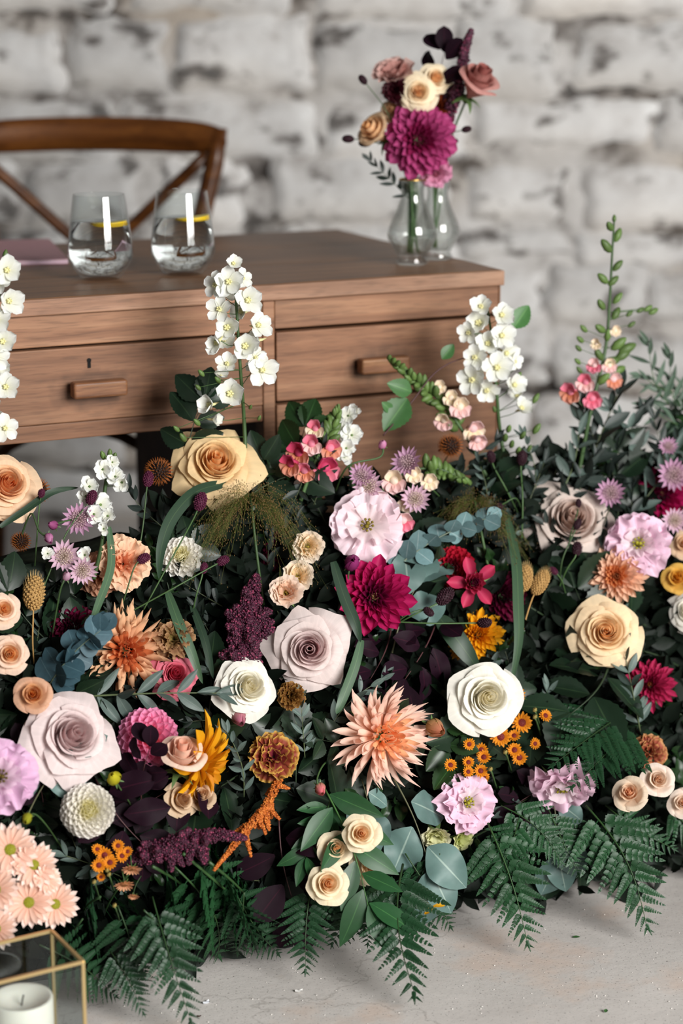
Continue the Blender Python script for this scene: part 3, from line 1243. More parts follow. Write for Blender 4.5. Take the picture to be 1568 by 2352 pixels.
def proto_dahlia(seed, N, petals, phi0, phi1, L0, L1, rb=0.28, pw=1.0, hdome=0.25, center=None, w0=0.7, w1=1.0, jit=0.1, pexp=0.8, slots=('a', 'c')):
    rr = random.Random(seed)
    parts = []
    for k in range(N):
        q = k / (N - 1)
        az = k * GA + rr.uniform(-jit, jit)
        phi = phi0 + (phi1 - phi0) * q ** pexp + rr.uniform(-jit, jit) * 0.8
        L = (L0 + (L1 - L0) * q ** pw) * rr.uniform(1 - jit * 0.8, 1 + jit * 0.6)
        wk = w0 + (w1 - w0) * q
        h = hdome * (1 - q) - 0.05
        parts.append(P('petal', petals[k % len(petals)], rad_m(az, phi, 0.03 + rb * math.sqrt(q), h, L, L * wk, L, rr.uniform(-jit, jit) * 2), slots[0] if q < 0.33 else (slots[1] if q > 0.6 or len(slots) < 3 else slots[2])))
    if center:
        parts.append(P('center', center, Matrix.Translation((0, 0, hdome - 0.05)), 'k'))
    parts.append(P('calyx', _CX, Matrix.Translation((0, 0, -0.10)), 'g'))
    parts.append(P('stem', _ST[seed % 4], Matrix.Translation((0, 0, -0.15)), 's'))
    return parts


def proto_ball(seed, N, petal, rball=0.62, L=0.5, wmul=1.0, span=2.15, L0=0.25):
    """ball dahlia: short cupped petals all over a sphere"""
    rr = random.Random(seed)
    parts = []
    for k in range(N):
        q = (k + 0.5) / N
        phi = math.acos(1 - q * (1 - math.cos(span)))
        az = k * GA
        l = (L0 + (L - L0) * min(1, q * 3)) * rr.uniform(0.95, 1.05)
        rb, h = rball * 0.75 * math.sin(phi), rball * 0.75 * math.cos(phi)
        parts.append(P('petal', petal, rad_m(az, phi * 0.96, rb, h, l, l * wmul, l, rr.uniform(-.06, .06)), 'a' if q < 0.12 else 'c'))
    parts.append(P('center', bump_dome(0.6 * rball, 0.6 * rball, 10, 0.02), Matrix.Translation((0, 0, 0.05)), 'k'))
    parts.append(P('calyx', _CX, Matrix.Translation((0, 0, -0.45)), 'g'))
    parts.append(P('stem', _ST[seed % 4], Matrix.Translation((0, 0, -0.45)), 's'))
    return parts


def proto_ruffled(seed, rings, w=0.55, ruf=0.16, cup=0.3, center=None, jag=0.0, zc=0.25, nu=14):
    """lisianthus and carnation: wide wavy-edged petals; rings = (n, phi, length, rb, slot)"""
    rr = random.Random(seed)
    parts = []
    for (n, phi, L, rb, slot) in rings:
        a0 = rr.uniform(0, 6)
        for k in range(n):
            ns = rr.uniform(0, 99)

            def fn(s, t, ns=ns):
                fan = 0.18 + 0.95 * t ** 0.8
                round_ = 1 - 0.30 * abs(s) ** 2.5 * t
                x = t * round_
                y = s * w * fan
                wv = noise.noise((s * 2.6 + ns, ns, t)) * 1.2 + 0.55 * noise.noise((s * 6.5 + ns, ns + 3, t * 2))
                z = cup * (s * s * fan * w) + ruf * wv * t ** 2.2 - 0.10 * t ** 4
                x += jag * (noise.noise((s * 9 + ns, 5, ns)) + 0.6 * noise.noise((s * 19 + ns, 2, ns))) * t ** 6
                return (x, y, z)
            me = MB().sheet(fn, nu, 7).mesh('petal')
            parts.append(P('petal', me, rad_m(a0 + 2 * PI * k / n + rr.uniform(-.25, .25), phi + rr.uniform(-.2, .2), rb, 0.0, L * rr.uniform(0.92, 1.06)), slot))
    if center:
        parts.append(P('stamens', center, Matrix.Translation((0, 0, zc)), 'k'))
    parts.append(P('calyx', _CX, Matrix.Translation((0, 0, -0.02)), 'g'))
    parts.append(P('stem', _ST[seed % 4], ID, 's'))
    return parts


def stamens_mesh(n=9, r=0.16, h=0.25):
    m = MB()
    rr = random.Random(3)
    for k in range(n):
        a = 2 * PI * k / n
        q = Vector((r * math.cos(a), r * math.sin(a), h * rr.uniform(0.7, 1.1)))
        m.tube([(0.03 * math.cos(a), 0.03 * math.sin(a), -0.15), q], 0.012, 4)
        m.octa(q, 0.05, (1, 1, 1.5))
    m.tube([(0, 0, -0.2), (0, 0, h * 0.9)], 0.05, 6)
    m.octa((0.05, 0, h), 0.08, (1, 1, .7))
    m.octa((-0.05, 0, h), 0.08, (1, 1, .7))
    return m.mesh('stamens')


def proto_daisy(seed, n1, petal, center, L1=0.85, rb=0.2, phi=R(80), rows=2):
    rr = random.Random(seed)
    parts = []
    for r_ in range(rows):
        for k in range(n1):
            parts.append(P('petal', petal, rad_m(2 * PI * (k + 0.5 * r_) / n1 + rr.uniform(-.06, .06), phi - r_ * R(9) + rr.uniform(-.10, .10), rb, 0.02 + 0.03 * r_, (L1 - 0.12 * r_) * rr.uniform(0.93, 1.05)), 'c' if r_ == 0 else 'a'))
    parts.append(P('center', center, Matrix.Translation((0, 0, 0.0)), 'k'))
    parts.append(P('calyx', _CX, Matrix.Translation((0, 0, -0.08)), 'g'))
    parts.append(P('stem', _ST[seed % 4], Matrix.Translation((0, 0, -0.1)), 's'))
    return parts


def joined_ring(n, rows=2, w=0.16, L=0.72, rb=0.28, phi=R(78)):
    m = MB()
    rr = random.Random(n)
    for r_ in range(rows):
        for k in range(n):
            M = rad_m(2 * PI * (k + .5 * r_) / n, phi - r_ * R(22) + rr.uniform(-.1, .1), rb, 0.05 * r_, L * rr.uniform(.9, 1.1) * (1 - 0.1 * r_))

            def fn(s, t):
                hw = w * (0.5 + 0.5 * math.sin(min(1, t / .6) * PI / 2)) * (1 if t < .7 else max(0.1, 1 - ((t - .7) / .3) ** 2) ** .5)
                return (t, s * hw, 0.3 * s * s * hw)
            m.sheet(fn, 2, 4, M)
    return m.mesh('petal_ring')


def proto_button(seed):
    return [P('petal_ring', joined_ring(15), ID, 'c'), P('center', bump_dome(0.42, 0.22, 40, 0.06), ID, 'k'),
            P('calyx', _CX, Matrix.Translation((0, 0, -0.08)), 'g'), P('stem', stem_mesh(3.4, 0.06, seed, 1.2), ID, 's')]


def proto_astrantia(seed):
    rr = random.Random(seed)
    pet = dpetal(0.15, 0.5, 0.10, 1.9, base=0.5)
    parts = [P('bract', pet, rad_m(2 * PI * k / 17 + rr.uniform(-.05, .05), R(66) + rr.uniform(-.12, .12), 0.10, 0.0, rr.uniform(0.85, 0.98)), 'c') for k in range(17)]
    m = MB()
    for k in range(70):
        q = (k + 0.5) / 70
        a = k * GA
        ph = math.acos(1 - q * 0.85)
        d = Vector((math.sin(ph) * math.cos(a), math.sin(ph) * math.sin(a), math.cos(ph)))
        L = 0.52 * rr.uniform(0.85, 1.1)
        m.tube([(0, 0, 0.02), d * L + Vector((0, 0, .05))], 0.012, 3, False)
        m.octa(d * L + Vector((0, 0, .05)), 0.045)
    me = m.mesh('floret_dome')
    me['stuff'] = 1
    parts.append(P('floret_dome', me, ID, 'k'))
    parts.append(P('stem', stem_mesh(3.5, 0.045, seed, 1.0), ID, 's'))
    return parts


def grains_ellipsoid(n, rx, rz, gr, seed=0, core=True):
    m = MB()
    rr = random.Random(seed)
    if core:
        m.lathe([(rx * 0.93 * math.sin(a), -rz * 0.95 * math.cos(a)) for a in [PI * i / 8 for i in range(9)]], 10)
    for k in range(n):
        q = (k + .5) / n
        ph = math.acos(1 - 2 * q)
        a = k * GA
        m.octa((rx * math.sin(ph) * math.cos(a), rx * math.sin(ph) * math.sin(a), -rz * math.cos(ph)), gr * rr.uniform(.8, 1.25))
    me = m.mesh('flower_head')
    return me


def hexmix(a, b, t):
    a, b = a.lstrip('#'), b.lstrip('#')
    return ''.join('%02x' % int(round(int(a[i:i + 2], 16) * (1 - t) + int(b[i:i + 2], 16) * t)) for i in (0, 2, 4))


def mats(inner, outer, center='c9a838', edge=None, trans=0.36, stem=None):
    mid = hexmix(inner, outer, 0.55)
    return {'a': petal_mat(inner, hexmix(inner, outer, 0.35), 'petal_inner', min(0.5, trans + 0.12), edge), 'b': petal_mat(hexmix(inner, outer, .35), hexmix(inner, outer, .75), 'petal_middle', trans, edge),
            'c': petal_mat(hexmix(inner, outer, .7), outer, 'petal_outer', trans, edge),
            'k': plain(center, 0.7, 0, 'flower_center', 0.3, 90), 'g': CALYX, 's': stem or STEM}


PROTO = {}
PROTO['rose0'] = proto_rose(1)
PROTO['rose1'] = proto_rose(5, ((2, .06), (3, .14), (4, .25), (5, .37), (6, .49), (6, .63), (6, .80), (5, 1.0)), 0.85, 0.45, 1.0, 0.7)
PROTO['rose2'] = proto_rose(9, ((2, .06), (3, .13), (4, .23), (5, .33), (6, .46), (6, .60), (6, .77), (5, 1.0)), 0.95, 0.45, 0.9, 0.8, 0.9)
PROTO['rosebig'] = proto_rose(13, ((2, .06), (3, .13), (4, .24), (5, .36), (5, .48), (5, .62), (5, .79), (5, 1.0)), 0.85, 0.50, 1.5, 0.6, 1.2)
PROTO['spray0'] = proto_rose(21, ((2, .05), (3, .13), (4, .28), (5, .46), (5, .68), (6, 1.0)), 0.95, 0.50, 0.7, 0.5, 0.75)
PROTO['spray1'] = proto_rose(23, ((2, .05), (3, .15), (4, .32), (5, .55), (5, 1.0)), 1.15, 0.45, 0.6, 0.7, 0.6)
PROTO['bud'] = proto_rose(27, ((3, .16), (4, .36), (4, .62)), 1.7, 0.30, 0.9, 0.6, 0.5)
PROTO['cup'] = proto_rose(29, ((3, .16), (4, .34), (4, .56), (4, .85)), 1.55, 0.45, 1.0, 0.8, 0.9)
_dec = [dpetal(0.27, 0.8, 0.06, 0.95), dpetal(0.25, 0.95, 0.02, 1.1)]
PROTO['dahlia'] = proto_dahlia(3, 74, _dec, R(8), R(84), 0.26, 0.80, 0.26, 1.0, 0.22, bump_dome(0.09, 0.10, 12, 0.025), 0.8, 1.0, 0.09)
PROTO['dahlia_full'] = proto_dahlia(4, 96, _dec, R(6), R(108), 0.22, 0.74, 0.34, 0.8, 0.34, bump_dome(0.08, 0.10, 12, 0.025), 0.9, 1.0, 0.11)
_cac = [dpetal(0.088, -1, 0.14, 1.6, 1.3, 0.12, nv=7), dpetal(0.08, -1, 0.30, 1.7, 1.5, 0.25, nv=7), dpetal(0.085, -1, -0.08, 1.6, 1.4, 0.3, nv=7)]
PROTO['cactus'] = proto_dahlia(6, 150, _cac, R(6), R(102), 0.30, 0.94, 0.22, 0.75, 0.28, None, 1.5, 1.05, 0.17, 0.72)
_ballp = dpetal(0.40, 1.0, 0.16, 0.8, 0.0, 0.12, base=0.5)
PROTO['ball'] = proto_ball(8, 150, _ballp)
PROTO['ballp'] = proto_ball(9, 110, dpetal(0.38, 0.9, 0.12, 1.2, base=0.5), 0.6, 0.56, 1.0, 2.0)
PROTO['opening'] = proto_dahlia(11, 30, [dpetal(0.33, 0.8, 0.1, 1.2)], R(5), R(40), 0.35, 0.48, 0.16, 1, 0.3, bump_dome(0.08, 0.1, 12, 0.03), .9, 1, .05)[:-2] + \
    [P('petal', dpetal(0.30, 0.9, -0.02, 1.2), rad_m(R(a), R(82), 0.22, 0.0, 0.80), 'c') for a in (20, 88, 160, 228, 290)] + [P('calyx', _CX, ID, 'g'), P('stem', _ST[0], ID, 's')]
_mum = [dpetal(0.15, 0.9, 0.16, 0.9, base=.6), dpetal(0.16, 1.0, 0.05, .9, base=.6)]
PROTO['mum'] = proto_dahlia(14, 120, _mum, R(4), R(100), 0.22, 0.80, 0.30, 0.8, 0.36, bump_dome(0.10, 0.08, 14, .025), 1.3, 1.0, 0.14)
PROTO['whitedahlia'] = proto_dahlia(15, 96, [dpetal(0.30, 0.9, 0.22, 1.0, 0, .1, base=.5)], R(4), R(102), 0.20, 0.70, 0.36, 0.7, 0.38, bump_dome(0.12, 0.1, 16, .03), 1.0, 1.0, 0.07)
_yl = [dpetal(0.17, 0.6, -0.12, 1.1, base=.5), dpetal(0.15, 0.8, -0.25, 1.2, base=.5)]
PROTO['yellow'] = proto_dahlia(16, 46, _yl, R(20), R(92), 0.35, 0.95, 0.2, 0.7, 0.2, bump_dome(0.16, 0.12, 30, .03), 1, 1, 0.13)
_st = stamens_mesh()
PROTO['lis0'] = proto_ruffled(31, ((4, R(48), 0.70, 0.05, 'a'), (5, R(66), 0.92, 0.08, 'c'), (5, R(84), 1.0, 0.06, 'c')), 0.66, 0.30, 0.35, _st, 0.06, 0.12)
PROTO['lis1'] = proto_ruffled(33, ((5, R(38), 0.66, 0.05, 'a'), (6, R(58), 0.86, 0.08, 'c'), (6, R(80), 1.0, 0.06, 'c')), 0.60, 0.36, 0.35, _st, 0.07, 0.10)
PROTO['lis2'] = proto_ruffled(35, ((4, R(10), 0.80, 0.05, 'a'), (5, R(24), 0.90, 0.12, 'b'), (5, R(42), 0.95, 0.14, 'c')), 0.60, 0.20, 0.6, _st, 0.03, 0.10)
_car = ((6, R(14), 0.62, 0.03, 'a'), (8, R(32), 0.72, 0.06, 'b'), (9, R(54), 0.86, 0.07, 'c'), (9, R(78), 0.95, 0.06, 'c'))
PROTO['carn0'] = proto_ruffled(37, _car, 0.42, 0.26, 0.2, None, 0.06)
PROTO['carn1'] = proto_ruffled(39, ((6, R(10), 0.60, 0.03, 'a'), (8, R(28), 0.74, 0.08, 'b'), (10, R(50), 0.88, 0.08, 'c'), (10, R(80), 0.9, 0.06, 'c')), 0.40, 0.30, 0.1, None, 0.05)
_car2 = ((4, R(12), 0.6, 0.03, 'a'), (5, R(30), 0.78, 0.05, 'b'), (6, R(52), 0.9, 0.06, 'c'), (7, R(80), 0.95, 0.06, 'c'))
PROTO['carn2'] = proto_ruffled(43, _car2, 0.52, 0.38, 0.25, None, 0.08, nu=18)
_dp = dpetal(0.145, 0.45, 0.03, 0.85, base=.55, nu=4, nv=6)
PROTO['daisy'] = proto_daisy(41, 17, _dp, bump_dome(0.24, 0.12, 70, 0.032), 0.84, 0.18)
PROTO['button'] = proto_button(2)
PROTO['astrantia'] = proto_astrantia(3)
PROTO['cone'] = [P('cone', (lambda m: m)(grains_ellipsoid(150, 0.62, 0.60, 0.10, 3)), ID, 'k'), P('petal', dpetal(.16, .4, -.2, 1.1), rad_m(0.4, R(120), .4, -.25, .6), 'c'), P('stem', _ST[1], Matrix.Translation((0, 0, -.4)), 's')]
_spk = MB()
for k_ in range(120):
    q_ = (k_ + .5) / 120
    a_ = k_ * GA
    ph_ = math.acos(1 - 1.5 * q_)
    d_ = Vector((math.sin(ph_) * math.cos(a_), math.sin(ph_) * math.sin(a_), math.cos(ph_) * 0.85))
    _spk.tube([d_ * 0.55, d_ * 0.98], [0.05, 0.008], 4)
_sm = _spk.mesh('cone_spines')
_sm['stuff'] = 1
PROTO['cone'].append(P('cone_spines', _sm, ID, 'b'))


def facing(p, tx, ty):
    v = (CAMP - p).normalized()
    return (v + RV * tx + Vector((0, 0, 1)) * ty).normalized()


def bloom(kind, px, py, r, face, mt, name, label, cat='flower', off=0.0, group=None, roll=None, p=None, zs=1.0):
    p = S(px, py, off) if p is None else p
    sc = r * mpp(p)
    M = Matrix.Translation(p) @ frame(facing(p, *face), Vector((0, 0, 1)), RND.uniform(0, 6.28) if roll is None else roll)
    # seat the bloom so that its middle lies at the pixel's depth
    M = M @ Matrix.Diagonal((sc, sc, sc * zs, 1)) @ Matrix.Translation((0, 0, -0.5 if kind.startswith(('rose', 'spray', 'cup')) else -0.35))
    return inst(name, PROTO[kind], M, mt, label, cat, group)


# ------------------------------------------------------------------ colours of the blooms
C_LAV = mats('e2c0c2', 'e9dad6')
C_LAV2 = mats('e4c8c8', 'ecdcda')
C_WHT = mats('fbf3d6', 'f3f0e6')
C_PCH = mats('fdd296', 'f7deb8')
C_PCH2 = mats('fdcf96', 'f2d5a4')
C_APR = mats('fdc87e', 'f3d6c0')
C_SPRAY = mats('fdd29c', 'f3e4c6')
C_PINKL = mats('fbeeee', 'f8e2ea', '7a6a10')
C_PINKL2 = mats('fcf2f4', 'f2cfe2', '9a9420')
C_CREAML = mats('f4d8a4', 'f6e6d2', '9a8a30')
C_MAG = mats('6d0a3c', 'b81a5c', 'c9b070')
C_MAGD = mats('3c0620', '6a0d34', '45081f')
C_RED = mats('7a0d2c', 'c22038', '8a1a2c')
C_REDP = mats('5e0d38', 'cf3d62', 'd8c688')
C_PCACT = mats('fab980', 'fbd8c8', 'c05030')
C_OCACT = mats('d8703a', 'f3c8a0', '8a3020')
C_PKBALL = mats('f8a0a4', 'f8a6cc', 'e06a7a')
C_WBALL = mats('efe9bc', 'f8f5ef', 'd8cf90')
C_YEL = mats('d98a10', 'f0b01e', '8a5a10')
C_PDAISY = mats('f8d0ba', 'fce6dc', '8a8a18')
C_OBUT = mats('d8661a', 'ef9a22', '6a1410')
C_OBUT2 = mats('e88a5a', 'f0b48a', '8a5a2a')
C_TERRA = mats('8a3a24', 'b0604a', '6a3020', 'cf9a64')
C_BROWN = mats('543410', '74481e', '5a3a10', '9a7238')
C_RUST = mats('92304a', '9c4a34', '5a2018', 'd4a850')
C_GRNBR = mats('9a8a4a', '9a7050', '5a3a10', 'b08a62')
C_PCARN = mats('f3a67c', 'f7d0b0', 'c07040')
C_PMUM = mats('e08a4a', 'efc4a8', '6a3a18')
C_REDMUM = mats('8a1238', 'b82a58', 'c9a828')
C_CORAL = mats('d8405a', 'e27a8c')
C_ASTR = mats('d8b8c8', 'c79ab8', 'c0a2a4')
C_ASTRW = mats('efe2e4', 'dcb8cc', 'cdb8a8')
C_CONE = {'k': plain('2a1408', .8, 0, 'dark_cone', .3), 'b': plain('8a4a14', .6, 0, 'cone_spine', .3), 'c': petal_mat('5a1430', '8a2a4a'), 's': STEM_DK, 'g': CALYX, 'a': CALYX}
C_BUDG = mats('a8a02a', 'c8c038', 'b0a830')
C_TAN = mats('d8a878', 'dcc0a0')
C_YROSE = mats('e09a20', 'efc060')
C_DUSTY = mats('b0605a', 'c9928a', 'a05040')
C_MAUVE = mats('c98a80', 'd8b6ae')

# ================================================================== MOUND CORE
core = MB()


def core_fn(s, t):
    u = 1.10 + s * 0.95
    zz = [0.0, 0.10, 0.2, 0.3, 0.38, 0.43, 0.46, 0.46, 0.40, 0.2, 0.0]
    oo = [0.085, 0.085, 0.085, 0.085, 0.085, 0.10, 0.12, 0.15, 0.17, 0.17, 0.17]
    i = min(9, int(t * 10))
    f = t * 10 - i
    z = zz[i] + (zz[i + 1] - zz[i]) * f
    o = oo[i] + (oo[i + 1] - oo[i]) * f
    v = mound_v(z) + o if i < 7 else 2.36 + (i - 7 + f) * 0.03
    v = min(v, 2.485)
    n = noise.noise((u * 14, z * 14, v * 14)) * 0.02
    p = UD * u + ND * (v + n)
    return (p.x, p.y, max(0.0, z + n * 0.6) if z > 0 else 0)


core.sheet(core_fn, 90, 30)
o = link('added_dark_core', core.mesh('added_dark_core'), plain('12160f', 0.95, 0, 'gap_shade_dark', 0.5, 60, 0.1, 0.6))  # added unseen core, near black to stand in for shade between stems
tag(o, 'near-black core added deep inside the flower bank to darken its gaps', 'infill')


# ================================================================== FOLIAGE prototypes
def leaf_mesh(w=0.3, fold=0.15, bend=0.15, tip=1.0, belly=0.45, tooth=0.0, wave=0.0, nu=4, nv=8, base=0.05, seed=0):
    def fn(s, t):
        if t < belly:
            b = base + (1 - base) * math.sin(t / belly * PI / 2) ** 0.9
        else:
            b = max(0.0, math.cos((t - belly) / (1 - belly) * PI / 2)) ** (0.75 * tip)
        hw = w * max(b, 0.015)
        if tooth and abs(s) > 0.9:
            hw *= 1 + tooth * (1 if int(round(t * nv)) % 2 else -1)
        y = s * hw
        z = fold * abs(s) * hw - bend * t * t + wave * math.sin(t * 9 + seed) * s * hw
        return (t, y, z)
    return MB().sheet(fn, nu, nv).mesh('leaf')


def leaf_m(pos, d, n, L, wk=1.0):
    d = Vector(d).normalized()
    n = Vector(n)
    n = n - d * n.dot(d)
    n = n.normalized() if n.length > 1e-4 else d.orthogonal().normalized()
    y = n.cross(d)
    M = Matrix((d, y, n)).transposed().to_4x4()
    return Matrix.Translation(pos) @ M @ Matrix.Diagonal((L, L * wk, L, 1))


def proto_sprig(seed, leaves, pairs, L0, L1, ang=(R(62), R(30)), opposite=True, start=0.1, bow=0.10, stem_r=0.008, tiltk=0.5, petiole=0.0, terminal=True, azr=0.3):
    rr = random.Random(seed)

    def axis(t):
        return Vector((bow * math.sin(PI * t) * 0.8, 0.05 * math.sin(PI * t), t))
    pts = [axis(i / 10) for i in range(11)]
    parts = [P('stem', MB().tube(pts, [stem_r * (1.1 - 0.7 * i / 10) for i in range(11)], 5).mesh('stem'), ID, 's')]
    side = 1
    for k in range(pairs):
        t = start + (0.97 - start) * k / max(1, pairs - 1) if pairs > 1 else 0.6
        sides = (1, -1) if opposite else (side,)
        side = -side
        for sgn in sides:
            a = ang[0] + (ang[1] - ang[0]) * t + rr.uniform(-.2, .2)
            az = (0 if sgn > 0 else PI) + rr.uniform(-1, 1) * azr + (PI / 2 if (opposite and azr > 0.6 and k % 2) else 0)
            d = Vector((math.sin(a) * math.cos(az), math.sin(a) * math.sin(az), math.cos(a)))
            n = Vector((rr.uniform(-tiltk, tiltk), 1, rr.uniform(-tiltk, tiltk)))
            L = (L0 + (L1 - L0) * t) * rr.uniform(0.85, 1.12)
            p = axis(t) + d * petiole
            parts.append(P('leaf', leaves[rr.randrange(len(leaves))], leaf_m(p, d, n, L), 'l'))
    if terminal:
        parts.append(P('leaf', leaves[0], leaf_m(axis(1.0), (0.1, 0, 1), (0, 1, 0), L1), 'l'))
    return parts


SP = {}
_nar = [leaf_mesh(0.16, 0.3, 0.10, 1.1), leaf_mesh(0.18, 0.2, 0.22, 1.0), leaf_mesh(0.14, 0.4, -0.08, 1.1)]
_rnd = [leaf_mesh(0.46, 0.08, 0.10, 0.75, 0.5, base=0.25), leaf_mesh(0.48, 0.15, -0.06, 0.75, 0.5, base=0.25)]
_rus = [leaf_mesh(0.20, 0.12, 0.14, 1.25, 0.42), leaf_mesh(0.21, 0.08, 0.28, 1.2, 0.4), leaf_mesh(0.19, 0.18, 0.02, 1.25, 0.42)]
_cot = [leaf_mesh(0.34, 0.10, 0.14, 0.75, 0.58, base=.1), leaf_mesh(0.32, 0.25, 0.30, 0.75, 0.55, wave=.2)]
_ros = [leaf_mesh(0.36, 0.22, 0.18, 1.0, 0.42, 0.05, nv=18), leaf_mesh(0.34, 0.32, 0.08, 1.05, 0.4, 0.05, nv=18)]
_pit = [leaf_mesh(0.26, 0.3, 0.12, 1.05, 0.5, wave=.35), leaf_mesh(0.24, 0.2, 0.3, 1.05, 0.5, wave=.4)]
_wil = [leaf_mesh(0.10, 0.3, 0.12, 1.3, 0.4), leaf_mesh(0.09, 0.3, -0.1, 1.3, 0.4)]
_pop = [leaf_mesh(0.40, 0.10, 0.22, 0.95, 0.42, wave=.22, nu=6, nv=10), leaf_mesh(0.38, 0.25, 0.35, 0.95, 0.42, wave=.3, seed=2, nu=6, nv=10), leaf_mesh(0.42, 0.05, 0.05, 0.9, 0.45, wave=.25, seed=4, nu=6, nv=10)]
for i_ in range(3):
    SP['euc%d' % i_] = proto_sprig(50 + i_, _nar, 7, 0.30, 0.20, bow=0.10 * (i_ - 1), azr=0.9, tiltk=0.8)
    SP['rose%d' % i_] = proto_sprig(60 + i_, _ros, 3, 0.52, 0.56, (R(72), R(50)), True, 0.25, 0.08 * (i_ - 1), 0.012, 0.5, 0.03)
    SP['pit%d' % i_] = proto_sprig(70 + i_, _pit, 9, 0.30, 0.22, (R(75), R(40)), False, 0.25, 0.1 * (i_ - 1), 0.010, 0.8, 0.0, True, 2.6)
SP['dollar'] = proto_sprig(80, _rnd, 9, 0.21, 0.15, (R(78), R(60)), True, 0.04, 0.06, 0.010, 0.5, 0.0, True, 0.9)
SP['dollar_tight'] = proto_sprig(81, _rnd, 12, 0.34, 0.26, (R(80), R(55)), True, 0.06, 0.06, 0.012, 0.6, 0.0, True, 1.2)
SP['ruscus'] = proto_sprig(82, _rus, 9, 0.44, 0.42, (R(55), R(30)), False, 0.05, 0.05, 0.008, 0.5, 0.02, True, 0.5)
SP['cotinus0'] = proto_sprig(83, _cot, 7, 0.40, 0.34, (R(70), R(40)), False, 0.18, 0.06, 0.010, 0.6, 0.10, True, 1.0)
SP['cotinus1'] = proto_sprig(84, _cot, 6, 0.50, 0.46, (R(78), R(40)), False, 0.2, -0.06, 0.010, 0.6, 0.08, True, 0.8)
SP['willow'] = proto_sprig(85, _wil, 11, 0.34, 0.20, (R(40), R(25)), False, 0.05, 0.10, 0.006, 0.8, 0.0, True, 0.6)
SP['pop'] = proto_sprig(86, _pop, 4, 0.62, 0.55, (R(60), R(25)), False, 0.25, 0.05, 0.012, 0.5, 0.08, True, 0.5)


def pinna_mesh(seed, pairs=11):
    rr = random.Random(seed)
    m = MB()
    m.tube([(0, 0, 0), (0.98, 0, -0.05)], [0.012, 0.004], 4)
    for k in range(pairs):
        t = 0.10 + 0.84 * k / (pairs - 1)
        L = (0.19 * (1 - t) ** 0.85 + 0.03) * (1.05 if k else 0.95)
        for sg in (1, -1):
            d = Vector((math.cos(R(46)), sg * math.sin(R(46)), rr.uniform(-.12, .05)))
            M = leaf_m((t, 0, -0.05 * t), d, (0, sg * 0.15, 1), L)

            def fn(s, q):
                b = (0.35 + 0.65 * math.sin(min(1, q / .4) * PI / 2)) * (1 if q < .5 else max(0.06, math.cos((q - .5) / .5 * PI / 2) ** 0.8))
                hw = 0.40 * b * (1 + (0.13 if int(round(q * 8)) % 2 else -0.13) * (abs(s) > .9))
                return (q, s * hw, 0.25 * abs(s) * hw - 0.12 * q * q)
            m.sheet(fn, 2, 8, M)
    M = leaf_m((0.90, 0, -0.05), (1, 0, 0), (0, 0, 1), 0.16)
    m.sheet(lambda s, q: (q, s * 0.3 * (1 - q) ** .8, 0), 2, 4, M)
    return m.mesh('pinna')


_pin = [pinna_mesh(1), pinna_mesh(2), pinna_mesh(3, 7)]


def proto_fern(seed, pairs=9, spread=0.46, bow=0.05, arch=0.10):
    rr = random.Random(seed)

    def axis(t):
        return Vector((bow * math.sin(PI * t), arch * math.sin(PI * t), t))
    parts = [P('rachis', MB().tube([axis(i / 12) for i in range(13)], [0.009 * (1.05 - 0.85 * i / 12) for i in range(13)], 5).mesh('rachis'), ID, 's')]
    for k in range(pairs):
        t = 0.14 + 0.84 * (k / (pairs - 1)) ** 0.92
        for sg in (1, -1):
            tt = min(0.99, t + (0.02 if sg > 0 else 0))
            L = spread * (1 - tt) ** 0.80 * rr.uniform(0.92, 1.06) + 0.05
            a = R(66) - R(22) * tt + rr.uniform(-.08, .08)
            d = Vector((sg * math.sin(a), rr.uniform(-.16, .06), math.cos(a)))
            n = Vector((-sg * rr.uniform(0, .4), 1, rr.uniform(-.1, .35)))
            parts.append(P('pinna', _pin[rr.randrange(3)], leaf_m(axis(tt), d, n, L, 1.0), 'l'))
    parts.append(P('pinna', _pin[0], leaf_m(axis(0.95), (0, 0, 1), (0, 1, 0), 0.10), 'l'))
    return parts


for i_ in range(4):
    SP['fern%d' % i_] = proto_fern(90 + i_, 11, 0.38 + 0.03 * i_, 0.05 * (i_ - 1.5), 0.08 + 0.03 * (i_ % 2))

L_EUC = {'l': leaf_mat('50605a', '68776e', 'eucalyptus_leaf', 0.5, 0.1), 's': leaf_mat('5d6a48', None, 'eucalyptus_stem')}
L_EUCD = {'l': leaf_mat('27312d', '3a443d', 'dark_eucalyptus_leaf', 0.5, 0.1), 's': leaf_mat('4a5238', None, 'eucalyptus_stem')}
L_DOL = {'l': leaf_mat('5f7c7e', '86999a', 'silver_eucalyptus_leaf', 0.55, 0.08), 's': leaf_mat('5d6a58', None, 'eucalyptus_stem')}
L_DOLB = {'l': leaf_mat('36525c', '4a666e', 'blue_eucalyptus_leaf', 0.55, 0.08), 's': leaf_mat('5d6a58', None, 'eucalyptus_stem')}
L_POP = {'l': leaf_mat('56706b', '869a90', 'broad_eucalyptus_leaf', 0.5, 0.1), 's': leaf_mat('6a6a50', None, 'eucalyptus_stem')}
L_RUS = {'l': leaf_mat('234a29', '3a6638', 'ruscus_leaf', 0.4, 0.12, 0.35), 's': leaf_mat('46703a', None, 'ruscus_stem')}
L_COT = {'l': leaf_mat('1a0914', '2c0e1c', 'purple_leaf', 0.6, 0.04, 0.1), 's': STEM_RED}
L_ROS = {'l': leaf_mat('17281a', '2a3d27', 'rose_leaf', 0.38, 0.08, 0.35), 's': STEM_DK}
L_PIT = {'l': leaf_mat('1d3519', '31502a', 'glossy_leaf', 0.36, 0.1, 0.35), 's': STEM_DK}
L_WIL = {'l': leaf_mat('46594a', '64755e', 'willow_leaf', 0.5, 0.12), 's': STEM}
